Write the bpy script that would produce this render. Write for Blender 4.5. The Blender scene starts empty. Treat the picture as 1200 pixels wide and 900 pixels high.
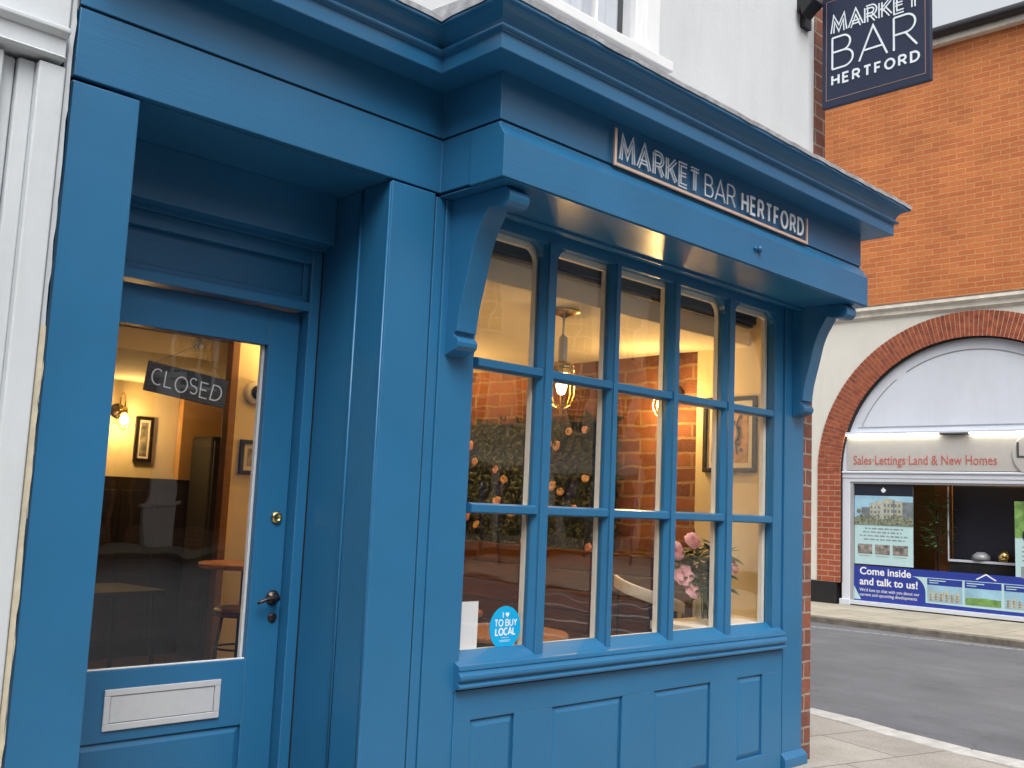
import bpy, bmesh, math, random
from mathutils import Vector, Matrix
random.seed(7)
R = math.radians
sc = bpy.context.scene
COL = sc.collection

# ------------------------------------------------------------------ camera, sky, sun, exposure
cam_d = bpy.data.cameras.new('camera'); cam = bpy.data.objects.new('camera', cam_d); COL.objects.link(cam)
cam_d.sensor_fit = 'HORIZONTAL'; cam_d.sensor_width = 36.0; cam_d.lens = 34.907
cam_d.clip_start = 0.05; cam_d.clip_end = 2000
yaw, pit, rol = R(43.8475), R(6.9699), R(2.4973)
fw = Vector((math.sin(yaw)*math.cos(pit), math.cos(yaw)*math.cos(pit), math.sin(pit)))
r0 = Vector((math.cos(yaw), -math.sin(yaw), 0)); u0 = r0.cross(fw)
rr = r0*math.cos(rol) + u0*math.sin(rol); uu = u0*math.cos(rol) - r0*math.sin(rol)
cam.matrix_world = Matrix(((rr.x, uu.x, -fw.x, 0), (rr.y, uu.y, -fw.y, -3.2), (rr.z, uu.z, -fw.z, 1.46), (0, 0, 0, 1)))
sc.camera = cam

SUN_EL, SUN_AZ = R(53), R(215)          # azimuth measured clockwise from +Y: light comes from behind and left of the camera
world = bpy.data.worlds.new('World'); sc.world = world; world.use_nodes = True
wn = world.node_tree.nodes; wl = world.node_tree.links
sky = wn.new('ShaderNodeTexSky'); sky.sky_type = 'NISHITA'; sky.sun_disc = False
sky.sun_elevation = SUN_EL; sky.sun_rotation = SUN_AZ
sky.air_density = 1.0; sky.dust_density = 8.0; sky.ozone_density = 1.0
bg = wn['Background']; bg.inputs['Strength'].default_value = 0.105
hsv = wn.new('ShaderNodeHueSaturation'); hsv.inputs['Saturation'].default_value = 0.25; hsv.inputs['Value'].default_value = 1.3   # thin white overcast
wl.new(sky.outputs['Color'], hsv.inputs['Color']); ov = wn.new('ShaderNodeMixRGB'); ov.inputs['Fac'].default_value = 0.40; ov.inputs['Color2'].default_value = (6.0, 6.3, 6.6, 1)   # even cloud layer
wl.new(hsv.outputs['Color'], ov.inputs['Color1']); wl.new(ov.outputs['Color'], bg.inputs['Color'])
sun_d = bpy.data.lights.new('sun', 'SUN'); sun_d.energy = 1.55; sun_d.angle = R(38); sun_d.color = (1.0, 0.985, 0.965)
sun = bpy.data.objects.new('sun', sun_d); COL.objects.link(sun)
sdir = Vector((math.sin(SUN_AZ)*math.cos(SUN_EL), math.cos(SUN_AZ)*math.cos(SUN_EL), math.sin(SUN_EL)))
sun.rotation_euler = (-sdir).to_track_quat('-Z', 'Y').to_euler()
sc.view_settings.view_transform = 'Standard'; sc.view_settings.look = 'None'
sc.view_settings.exposure = 0.66; sc.view_settings.gamma = 1.0
try: sc.view_settings.use_curve_mapping = False
except Exception: pass
sc.cycles.max_bounces = 10; sc.cycles.transparent_max_bounces = 16; sc.cycles.glossy_bounces = 4
sc.cycles.use_denoising = True; sc.cycles.sample_clamp_indirect = 4.0
sc.cycles.caustics_reflective = False; sc.cycles.caustics_refractive = False

# ------------------------------------------------------------------ materials
class NT:
    def __init__(s, name):
        s.m = bpy.data.materials.new(name); s.m.use_nodes = True
        s.n = s.m.node_tree.nodes; s.l = s.m.node_tree.links
        s.b = s.n['Principled BSDF']; s.out = s.n['Material Output']
    def node(s, t, **kw):
        n = s.n.new(t)
        for k, v in kw.items():
            if k.startswith('i_'):
                n.inputs[k[2:].replace('_', ' ')].default_value = v
            else: setattr(n, k, v)
        return n
    def link(s, a, b): s.l.new(a, b)
    def coord(s): return s.node('ShaderNodeTexCoord').outputs['Object']

def ramp(t, src, c0, c1, p0=0.0, p1=1.0):
    r = t.node('ShaderNodeValToRGB'); t.link(src, r.inputs['Fac'])
    e = r.color_ramp.elements; e[0].position = p0; e[1].position = p1
    e[0].color = (*c0, 1); e[1].color = (*c1, 1)
    return r.outputs['Color']

def noise(t, scale, detail=4, rough=0.55, vec=None, dist=0.0):
    n = t.node('ShaderNodeTexNoise'); n.inputs['Scale'].default_value = scale
    n.inputs['Detail'].default_value = detail; n.inputs['Roughness'].default_value = rough
    n.inputs['Distortion'].default_value = dist
    t.link(vec if vec is not None else t.coord(), n.inputs['Vector'])
    return n.outputs['Fac']

def bump(t, h, strength=0.2, dist=0.01, normal=None):
    b = t.node('ShaderNodeBump'); b.inputs['Strength'].default_value = strength; b.inputs['Distance'].default_value = dist
    t.link(h, b.inputs['Height'])
    if normal is not None: t.link(normal, b.inputs['Normal'])
    return b.outputs['Normal']

def mapping(t, scale=(1, 1, 1), vec=None):
    m = t.node('ShaderNodeMapping'); m.inputs['Scale'].default_value = scale
    t.link(vec if vec is not None else t.coord(), m.inputs['Vector'])
    return m.outputs['Vector']

def sc_(c, k): return tuple(max(0, min(1, x*k)) for x in c)

def plain(name, c, rough=0.5, metal=0.0, var=0.08, scale=6.0, bmp=0.0, bscale=60, spec=0.5, coat=0.0):
    t = NT(name); co = t.coord()
    f = noise(t, scale, 5, 0.6, co)
    t.link(ramp(t, f, sc_(c, 1-var), sc_(c, 1+var), 0.3, 0.7), t.b.inputs['Base Color'])
    t.b.inputs['Roughness'].default_value = rough; t.b.inputs['Metallic'].default_value = metal
    t.b.inputs['Specular IOR Level'].default_value = spec; t.b.inputs['Coat Weight'].default_value = coat
    if bmp: t.link(bump(t, noise(t, bscale, 3, 0.5, co), bmp, 0.004), t.b.inputs['Normal'])
    return t.m

def paint(name, c, rough=0.33, streak=(14, 14, 1.2), dirt=0.10, bm=1.0):
    """brushed gloss paint: faint brush streaks, uneven sheen, light scuffs and dust"""
    t = NT(name); co = t.coord()
    big = noise(t, 1.7, 4, 0.6, co)
    br = noise(t, 5.0, 3, 0.6, mapping(t, streak, co))
    col = ramp(t, big, sc_(c, 0.93), sc_(c, 1.07), 0.3, 0.7)
    mix = t.node('ShaderNodeMixRGB', blend_type='MIX'); 
    sp = noise(t, 38, 6, 0.75, co)
    t.link(ramp(t, sp, (0, 0, 0), (dirt, dirt, dirt), 0.62, 0.78), mix.inputs['Fac'])
    t.link(col, mix.inputs['Color1']); mix.inputs['Color2'].default_value = (0.30, 0.36, 0.40, 1)
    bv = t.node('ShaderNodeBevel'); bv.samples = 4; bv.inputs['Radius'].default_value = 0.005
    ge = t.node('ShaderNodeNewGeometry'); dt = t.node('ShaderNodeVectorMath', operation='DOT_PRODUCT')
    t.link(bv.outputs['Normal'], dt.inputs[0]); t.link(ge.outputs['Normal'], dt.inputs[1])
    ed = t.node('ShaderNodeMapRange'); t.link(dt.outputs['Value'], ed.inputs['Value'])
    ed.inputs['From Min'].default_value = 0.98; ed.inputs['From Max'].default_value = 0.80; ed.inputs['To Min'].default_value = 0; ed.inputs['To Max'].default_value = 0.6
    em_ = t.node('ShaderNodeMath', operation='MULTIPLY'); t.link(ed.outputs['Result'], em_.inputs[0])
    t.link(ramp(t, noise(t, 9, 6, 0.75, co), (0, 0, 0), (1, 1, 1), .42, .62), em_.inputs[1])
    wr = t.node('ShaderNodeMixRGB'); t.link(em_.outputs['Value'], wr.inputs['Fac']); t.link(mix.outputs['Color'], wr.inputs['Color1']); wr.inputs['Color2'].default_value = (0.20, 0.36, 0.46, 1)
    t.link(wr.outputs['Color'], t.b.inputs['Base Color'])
    rg = t.node('ShaderNodeMapRange'); t.link(noise(t, 4, 4, 0.6, co), rg.inputs['Value'])
    rg.inputs['To Min'].default_value = rough-0.08; rg.inputs['To Max'].default_value = rough+0.12
    t.link(rg.outputs['Result'], t.b.inputs['Roughness'])
    n1 = bump(t, br, 0.16*bm, 0.004)
    n2 = bump(t, big, 0.25*bm, 0.012, n1)
    t.link(n2, t.b.inputs['Normal'])
    return t.m

def bricks(name, axes, c1, c2, mortar, course=0.09, length=0.26, mort=0.012, rough=0.85, var=0.5, offs=0.5, soil=None, wobble=0.010, rag=0.0):
    t = NT(name); co = t.coord()
    sep = t.node('ShaderNodeSeparateXYZ'); t.link(co, sep.inputs['Vector'])
    cmb = t.node('ShaderNodeCombineXYZ')
    t.link(sep.outputs[axes[0]], cmb.inputs['X']); t.link(sep.outputs[axes[1]], cmb.inputs['Y'])
    wob = t.node('ShaderNodeTexNoise'); wob.inputs['Scale'].default_value = 7; t.link(co, wob.inputs['Vector'])
    sub = t.node('ShaderNodeVectorMath', operation='SUBTRACT'); t.link(wob.outputs['Color'], sub.inputs[0]); sub.inputs[1].default_value = (.5, .5, .5)
    scl = t.node('ShaderNodeVectorMath', operation='SCALE'); t.link(sub.outputs['Vector'], scl.inputs[0]); scl.inputs['Scale'].default_value = wobble
    add = t.node('ShaderNodeVectorMath', operation='ADD'); t.link(cmb.outputs['Vector'], add.inputs[0]); t.link(scl.outputs['Vector'], add.inputs[1])
    b = t.node('ShaderNodeTexBrick'); t.link(add.outputs['Vector'], b.inputs['Vector'])
    b.offset = offs; b.inputs['Scale'].default_value = 1.0
    b.inputs['Brick Width'].default_value = length; b.inputs['Row Height'].default_value = course
    b.inputs['Mortar Size'].default_value = mort; b.inputs['Mortar Smooth'].default_value = 0.25; b.inputs['Bias'].default_value = 0.0
    b.inputs['Color1'].default_value = (*c1, 1); b.inputs['Color2'].default_value = (*c2, 1); b.inputs['Mortar'].default_value = (*mortar, 1)
    big = noise(t, 0.9, 5, 0.65, co); fine = noise(t, 28, 5, 0.7, co)
    hs = t.node('ShaderNodeHueSaturation'); t.link(b.outputs['Color'], hs.inputs['Color'])
    mr = t.node('ShaderNodeMapRange'); t.link(big, mr.inputs['Value']); mr.inputs['From Min'].default_value = .3; mr.inputs['From Max'].default_value = .7
    mr.inputs['To Min'].default_value = 1-var*0.5; mr.inputs['To Max'].default_value = 1+var*0.4
    m2 = t.node('ShaderNodeMath', operation='MULTIPLY'); t.link(mr.outputs['Result'], m2.inputs[0])
    mf = t.node('ShaderNodeMapRange'); t.link(fine, mf.inputs['Value']); mf.inputs['To Min'].default_value = .65; mf.inputs['To Max'].default_value = 1.35
    t.link(mf.outputs['Result'], m2.inputs[1]); t.link(m2.outputs['Value'], hs.inputs['Value'])
    outc = hs.outputs['Color']
    if rag:
        mg = t.node('ShaderNodeMixRGB'); t.link(outc, mg.inputs['Color1']); mg.inputs['Color2'].default_value = (*sc_(mortar, .8), 1)
        t.link(ramp(t, noise(t, 13, 6, 0.75, co), (0, 0, 0), (rag, rag, rag), .52, .66), mg.inputs['Fac']); outc = mg.outputs['Color']
    if soil:
        mx = t.node('ShaderNodeMixRGB'); t.link(outc, mx.inputs['Color1']); mx.inputs['Color2'].default_value = (*soil, 1)
        t.link(ramp(t, noise(t, 0.55, 6, 0.7, co), (0, 0, 0), (.55, .55, .55), .52, .75), mx.inputs['Fac']); outc = mx.outputs['Color']
    t.link(outc, t.b.inputs['Base Color'])
    t.b.inputs['Roughness'].default_value = rough
    inv = t.node('ShaderNodeMath', operation='SUBTRACT'); inv.inputs[0].default_value = 1; t.link(b.outputs['Fac'], inv.inputs[1])
    n1 = bump(t, inv.outputs['Value'], 0.7, 0.008); n2 = bump(t, fine, 0.35, 0.006, n1)
    t.link(n2, t.b.inputs['Normal'])
    return t.m

def glass(name, ior=1.6, tint=(1, 1, 1)):
    t = NT(name)
    tr = t.node('ShaderNodeBsdfTransparent'); tr.inputs['Color'].default_value = (*tint, 1)
    gl = t.node('ShaderNodeBsdfGlossy'); gl.inputs['Roughness'].default_value = 0.0
    wv = noise(t, 2.2, 2, 0.5)
    t.link(bump(t, wv, 0.10, 0.02), gl.inputs['Normal'])
    fr = t.node('ShaderNodeFresnel'); fr.inputs['IOR'].default_value = ior
    ge = t.node('ShaderNodeNewGeometry')
    inv = t.node('ShaderNodeMath', operation='SUBTRACT'); inv.inputs[0].default_value = 1; t.link(ge.outputs['Backfacing'], inv.inputs[1])
    mu = t.node('ShaderNodeMath', operation='MULTIPLY'); t.link(fr.outputs['Fac'], mu.inputs[0]); t.link(inv.outputs['Value'], mu.inputs[1])
    mx = t.node('ShaderNodeMixShader'); t.link(mu.outputs['Value'], mx.inputs['Fac']); t.link(tr.outputs['BSDF'], mx.inputs[1]); t.link(gl.outputs['BSDF'], mx.inputs[2])
    t.link(mx.outputs['Shader'], t.out.inputs['Surface'])
    t.n.remove(t.b)
    return t.m

def stained(name, c, rough=0.7, amt=0.22, bmp=0.25, bscale=35):
    """wall paint with rain streaks, patchy repainting and fine grain"""
    t = NT(name); co = t.coord()
    st = noise(t, 1.6, 6, 0.7, mapping(t, (2.2, 2.2, .35), co)); pa = noise(t, 0.8, 5, 0.65, co)
    mx = t.node('ShaderNodeMixRGB', blend_type='MULTIPLY'); mx.inputs['Fac'].default_value = 1
    t.link(ramp(t, pa, sc_(c, .93), sc_(c, 1.05), .3, .7), mx.inputs['Color1'])
    t.link(ramp(t, st, (1-amt, 1-amt*1.05, 1-amt*1.2), (1, 1, 1), .30, .55), mx.inputs['Color2'])
    t.link(mx.outputs['Color'], t.b.inputs['Base Color']); t.b.inputs['Roughness'].default_value = rough
    t.link(bump(t, noise(t, bscale, 4, .6, co), bmp, .005), t.b.inputs['Normal'])
    return t.m

def emit(name, c, s):
    t = NT(name); t.b.inputs['Base Color'].default_value = (*c, 1)
    t.b.inputs['Emission Color'].default_value = (*c, 1); t.b.inputs['Emission Strength'].default_value = s
    return t.m

def wood(name, c0, c1, scale=(2, 14, 14), rough=0.4):
    t = NT(name); co = t.coord()
    f = noise(t, 3.0, 6, 0.65, mapping(t, scale, co), 0.6)
    t.link(ramp(t, f, c0, c1, 0.3, 0.7), t.b.inputs['Base Color']); t.b.inputs['Roughness'].default_value = rough
    t.link(bump(t, f, 0.12, 0.004), t.b.inputs['Normal'])
    return t.m

BLUE = (0.020, 0.138, 0.290)
M = {}
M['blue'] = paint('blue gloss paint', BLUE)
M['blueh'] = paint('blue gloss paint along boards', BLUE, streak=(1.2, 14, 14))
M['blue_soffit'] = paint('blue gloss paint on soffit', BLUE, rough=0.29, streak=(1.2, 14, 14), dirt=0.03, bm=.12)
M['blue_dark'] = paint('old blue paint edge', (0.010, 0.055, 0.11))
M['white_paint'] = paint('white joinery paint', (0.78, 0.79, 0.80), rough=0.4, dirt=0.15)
M['white_old'] = stained('old white paint', (0.60, 0.64, 0.67), .5, .12, .35, 18)
M['cream_bar'] = plain('cream inner bar paint', (0.80, 0.76, 0.66), 0.5, var=0.06, scale=20, bmp=0.2)
M['render'] = stained('white wall render', (0.60, 0.62, 0.635), .85, .06, .35, 40)
M['caulk'] = plain('cream caulk', (0.62, 0.56, 0.42), 0.7, var=0.15, scale=14, bmp=0.5, bscale=30)
M['lead'] = plain('lead flashing', (0.42, 0.43, 0.45), 0.65, 0.2, var=0.3, scale=18, bmp=0.6, bscale=25)
M['gap'] = plain('dark gap fill', (0.012, 0.016, 0.02), 0.9, var=0.3)  # near-black colour for joints, grooves and hidden linings
M['glass'] = glass('window glass', 2.05)
M['glass_up'] = glass('upper window glass', 2.2)
M['brass'] = plain('brass', (0.72, 0.52, 0.20), 0.25, 1.0, var=0.1)
M['copper'] = plain('copper trim', (0.82, 0.58, 0.45), 0.35, 0.35, var=0.08)
M['copper_dull'] = plain('dull copper line', (0.30, 0.19, 0.16), 0.5, 0.3)
M['iron'] = plain('black iron', (0.025, 0.026, 0.03), 0.4, 0.4, var=0.2)
M['bronze'] = plain('dark bronze', (0.07, 0.055, 0.05), 0.3, 0.8, var=0.2)
M['satin'] = plain('satin silver', (0.66, 0.68, 0.71), 0.42, 0.35, var=0.03, scale=30)
M['letter'] = plain('white sign letters', (0.74, 0.80, 0.86), 0.45, var=0.03)
M['navy'] = plain('navy sign board', (0.009, 0.018, 0.050), 0.5, var=0.12, scale=4)
M['slate'] = plain('dark slate board', (0.030, 0.035, 0.038), 0.75, var=0.3, scale=30)
M['chalk'] = plain('chalk', (0.62, 0.62, 0.60), 0.9, var=0.15, scale=60)
M['paper'] = plain('white card', (0.80, 0.81, 0.82), 0.6, var=0.02)
M['cyan'] = plain('cyan sticker', (0.0, 0.38, 0.72), 0.35, var=0.04)
M['quoin'] = bricks('dark red brick', (0, 2), (0.25, 0.075, 0.042), (0.16, 0.055, 0.04), (0.30, 0.24, 0.19), 0.098, 0.21, 0.008, var=0.6, offs=0.5, wobble=.02, rag=.3)
M['plaster_cream'] = plain('cream interior plaster', (0.76, 0.66, 0.44), 0.8, var=0.05, scale=3, bmp=0.15)
M['ceiling'] = plain('interior ceiling plaster', (0.78, 0.71, 0.56), 0.8, var=0.05, scale=3)
M['int_brick'] = bricks('exposed interior brick', (1, 2), (0.25, 0.090, 0.038), (0.11, 0.036, 0.020), (0.26, 0.165, 0.09), 0.098, 0.29, 0.010, var=1.0, wobble=0.04, rag=0.6)
M['dark_wood'] = wood('dark panelling wood', (0.014, 0.010, 0.009), (0.035, 0.022, 0.017))
M['red_wood'] = wood('red brown wood', (0.055, 0.018, 0.010), (0.12, 0.04, 0.02), (14, 2, 14))
M['floor_wood'] = wood('worn floor boards', (0.045, 0.028, 0.018), (0.10, 0.06, 0.035), (12, 1.2, 12), 0.4)
M['table_wood'] = wood('orange table wood', (0.32, 0.14, 0.05), (0.48, 0.23, 0.09), (3, 12, 12), 0.35)
M['teal'] = plain('teal upholstery', (0.010, 0.045, 0.070), 0.75, var=0.2, scale=12, bmp=0.3)
M['leaf'] = plain('green leaves', (0.050, 0.105, 0.045), 0.5, var=0.45, scale=9)
M['leaf_dark'] = plain('dark foliage', (0.004, 0.020, 0.014), 0.6, var=0.5, scale=8)
M['petal_pink'] = plain('pink petals', (0.82, 0.40, 0.42), 0.6, var=0.25, scale=16)
M['petal_peach'] = plain('peach petals', (0.78, 0.50, 0.36), 0.6, var=0.3, scale=16)
M['vase'] = glass('vase glass', 1.75, (0.93, 0.95, 0.93))
M['bulb'] = emit('warm lamp bulb', (1.0, 0.66, 0.26), 28)
M['lampglass'] = glass('lamp glass', 1.4, (1.0, 0.92, 0.74))
M['picture'] = plain('brown picture print', (0.45, 0.26, 0.12), 0.6, var=0.6, scale=9)
M['mount'] = plain('picture mount', (0.74, 0.70, 0.62), 0.7, var=0.03)
M['photo'] = plain('grey photograph', (0.22, 0.2, 0.18), 0.5, var=0.9, scale=14)
M['black'] = plain('black cabinet', (0.010, 0.010, 0.011), 0.75, var=0.2)
M['orange_wall'] = plain('tan interior wall', (0.50, 0.30, 0.13), 0.8, var=0.1, scale=2)
M['curtain'] = plain('pale net curtain', (0.62, 0.66, 0.72), 0.9, var=0.08, scale=3)
M['chrome'] = plain('brushed steel', (0.5, 0.5, 0.5), 0.25, 0.9, var=0.05)

# street
def asphalt():
    t = NT('worn asphalt'); co = t.coord()
    f = noise(t, 160, 4, 0.7, co); b = noise(t, 0.6, 6, 0.65, co)
    mx = t.node('ShaderNodeMixRGB', blend_type='MULTIPLY'); mx.inputs['Fac'].default_value = 0.8
    t.link(ramp(t, b, (0.105, 0.112, 0.126), (0.165, 0.173, 0.190), .3, .7), mx.inputs['Color1'])
    t.link(ramp(t, f, (0.55, 0.55, 0.55), (1.25, 1.25, 1.25), .35, .7), mx.inputs['Color2'])
    vo = t.node('ShaderNodeTexVoronoi', feature='DISTANCE_TO_EDGE'); vo.inputs['Scale'].default_value = 0.45
    ad = t.node('ShaderNodeVectorMath', operation='ADD'); nz = t.node('ShaderNodeTexNoise'); nz.inputs['Scale'].default_value = 1.6; nz.inputs['Detail'].default_value = 6; t.link(co, nz.inputs['Vector'])
    t.link(co, ad.inputs[0]); t.link(nz.outputs['Color'], ad.inputs[1]); t.link(ad.outputs['Vector'], vo.inputs['Vector'])
    ck = t.node('ShaderNodeMixRGB', blend_type='MULTIPLY'); t.link(mx.outputs['Color'], ck.inputs['Color1']); t.link(ramp(t, vo.outputs['Distance'], (.62, .62, .63), (1, 1, 1), .004, .014), ck.inputs['Color2'])
    t.link(ramp(t, noise(t, .5, 3, .5, co), (0, 0, 0), (.55, .55, .55), .50, .62), ck.inputs['Fac'])
    st = t.node('ShaderNodeMixRGB', blend_type='MULTIPLY'); st.inputs['Fac'].default_value = 1; t.link(ck.outputs['Color'], st.inputs['Color1'])
    t.link(ramp(t, noise(t, 3.2, 6, .75, mapping(t, (1, .35, 1), co)), (.84, .84, .85), (1.08, 1.08, 1.08), .34, .6), st.inputs['Color2'])
    t.link(st.outputs['Color'], t.b.inputs['Base Color']); t.b.inputs['Roughness'].default_value = 0.72
    t.link(bump(t, f, 0.35, 0.006), t.b.inputs['Normal'])
    return t.m
def slabs(name, c1, c2, joint, w, h, rot=0.0):
    t = NT(name); co = t.coord()
    mp = t.node('ShaderNodeMapping'); mp.inputs['Rotation'].default_value = (0, 0, rot); t.link(co, mp.inputs['Vector'])
    b = t.node('ShaderNodeTexBrick'); t.link(mp.outputs['Vector'], b.inputs['Vector'])
    b.inputs['Scale'].default_value = 1; b.inputs['Brick Width'].default_value = w; b.inputs['Row Height'].default_value = h
    b.inputs['Mortar Size'].default_value = 0.007; b.inputs['Mortar Smooth'].default_value = .3
    b.inputs['Color1'].default_value = (*c1, 1); b.inputs['Color2'].default_value = (*c2, 1); b.inputs['Mortar'].default_value = (*joint, 1)
    f = noise(t, 60, 5, 0.7, co); g = noise(t, 1.8, 6, 0.7, co)
    mx = t.node('ShaderNodeMixRGB', blend_type='MULTIPLY'); mx.inputs['Fac'].default_value = 0.7
    t.link(b.outputs['Color'], mx.inputs['Color1'])
    t.link(ramp(t, g, (0.62, 0.61, 0.58), (1.1, 1.1, 1.1), .28, .62), mx.inputs['Color2'])
    m3 = t.node('ShaderNodeMixRGB', blend_type='MULTIPLY'); m3.inputs['Fac'].default_value = 0.5
    t.link(mx.outputs['Color'], m3.inputs['Color1']); t.link(ramp(t, f, (.6, .6, .6), (1.25, 1.25, 1.25), .35, .65), m3.inputs['Color2'])
    t.link(m3.outputs['Color'], t.b.inputs['Base Color']); t.b.inputs['Roughness'].default_value = 0.8
    inv = t.node('ShaderNodeMath', operation='SUBTRACT'); inv.inputs[0].default_value = 1; t.link(b.outputs['Fac'], inv.inputs[1])
    t.link(bump(t, f, .25, .004, bump(t, inv.outputs['Value'], .5, .006)), t.b.inputs['Normal'])
    return t.m
def worn_line(p0=.30, p1=.42, k=1.0):
    t = NT('worn white road paint'); co = t.coord()
    f = noise(t, 22, 6, 0.75, co)
    t.link(ramp(t, f, (0.09, 0.09, 0.095), (0.62*k, 0.62*k, 0.61*k), p0, p1), t.b.inputs['Base Color']); t.b.inputs['Roughness'].default_value = .75
    return t.m
M['asphalt'] = asphalt()
M['slabs'] = slabs('stone paving slabs', (0.37, 0.345, 0.31), (0.33, 0.31, 0.28), (0.16, 0.15, 0.13), 0.95, 0.62, R(14))
M['slabs_far'] = slabs('far paving slabs', (0.42, 0.38, 0.30), (0.36, 0.33, 0.27), (0.16, 0.14, 0.12), 0.8, 0.7)
M['kerb'] = plain('granite kerb', (0.46, 0.45, 0.43), 0.75, var=0.18, scale=9, bmp=0.4)
M['kerb_far'] = plain('dirty kerb', (0.17, 0.15, 0.12), 0.85, var=0.4, scale=6, bmp=0.4)
M['line'] = worn_line(); M['line_old'] = worn_line(.40, .60, .62)
# estate agent
M['est_brick'] = bricks('orange brick', (0, 2), (0.56, 0.180, 0.050), (0.46, 0.130, 0.038), (0.60, 0.31, 0.14), 0.094, 0.28, 0.007, var=0.4, soil=(0.36, 0.105, 0.045), wobble=.022, rag=.3)
M['est_pier'] = bricks('red pier brick', (0, 2), (0.36, 0.085, 0.035), (0.28, 0.065, 0.03), (0.42, 0.24, 0.16), 0.094, 0.24, 0.010, var=0.4)
M['cream_render'] = stained('cream wall paint', (0.70, 0.68, 0.61), .8, .09)
M['cream_stone'] = plain('cream stone', (0.74, 0.70, 0.61), 0.8, var=0.18, scale=5, bmp=0.3)
M['dirt_cap'] = plain('mossy cornice cap', (0.16, 0.15, 0.13), 0.9, var=0.5, scale=8, bmp=0.5)
M['estwhite'] = stained('white shop panel', (0.64, 0.68, 0.75), .45, .05, .05)
M['signbeige'] = plain('beige sign panel', (0.46, 0.44, 0.42), 0.5, var=0.04)
M['grey_metal'] = plain('grey aluminium', (0.40, 0.41, 0.44), 0.4, 0.3, var=0.05)
M['tube'] = emit('white light strip', (1.0, 0.96, 0.78), 8)
M['redtext'] = plain('coral sign text', (0.50, 0.13, 0.10), 0.5, var=0.05)
M['darktext'] = plain('dark print', (0.06, 0.06, 0.07), 0.6, var=0.1)
M['greytext'] = plain('grey print', (0.24, 0.30, 0.32), 0.6, var=0.2)
M['poster_pale'] = plain('pale blue poster', (0.46, 0.66, 0.68), 0.45, var=0.03)
M['royal'] = plain('royal blue print', (0.022, 0.045, 0.30), 0.4, var=0.06)
M['headnavy'] = plain('dark navy print', (0.012, 0.016, 0.03), 0.4, var=0.1)
M['printgreen'] = plain('green print', (0.16, 0.30, 0.08), 0.5, var=0.5, scale=8)
M['printsky'] = plain('sky print', (0.30, 0.52, 0.66), 0.5, var=0.2, scale=3)
M['printbuild'] = plain('building print', (0.42, 0.42, 0.34), 0.5, var=0.25, scale=14)
M['printbuild2'] = plain('shaded building print', (0.16, 0.19, 0.20), 0.5, var=0.3, scale=14)
M['printtree'] = plain('mottled garden print', (0.20, 0.22, 0.15), 0.5, var=0.9, scale=26)
M['white_print'] = plain('white print', (0.78, 0.80, 0.82), 0.5, var=0.02)
M['black_gloss'] = plain('black plinth paint', (0.012, 0.012, 0.014), 0.35, var=0.3)
M['gutter'] = plain('black gutter', (0.02, 0.02, 0.024), 0.4, var=0.2)
M['town'] = plain('pale town render', (0.62, 0.60, 0.56), 0.85, var=0.06, scale=1)
M['townbrick'] = bricks('town brick', (0, 2), (0.26, 0.10, 0.06), (0.2, 0.08, 0.05), (0.36, 0.30, 0.25), 0.094, 0.28, 0.012)
M['roof'] = plain('slate roof', (0.09, 0.09, 0.10), 0.7, var=0.3, scale=6)
M['darkglass'] = plain('dark window glass', (0.02, 0.025, 0.03), 0.08, var=0.1)

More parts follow.
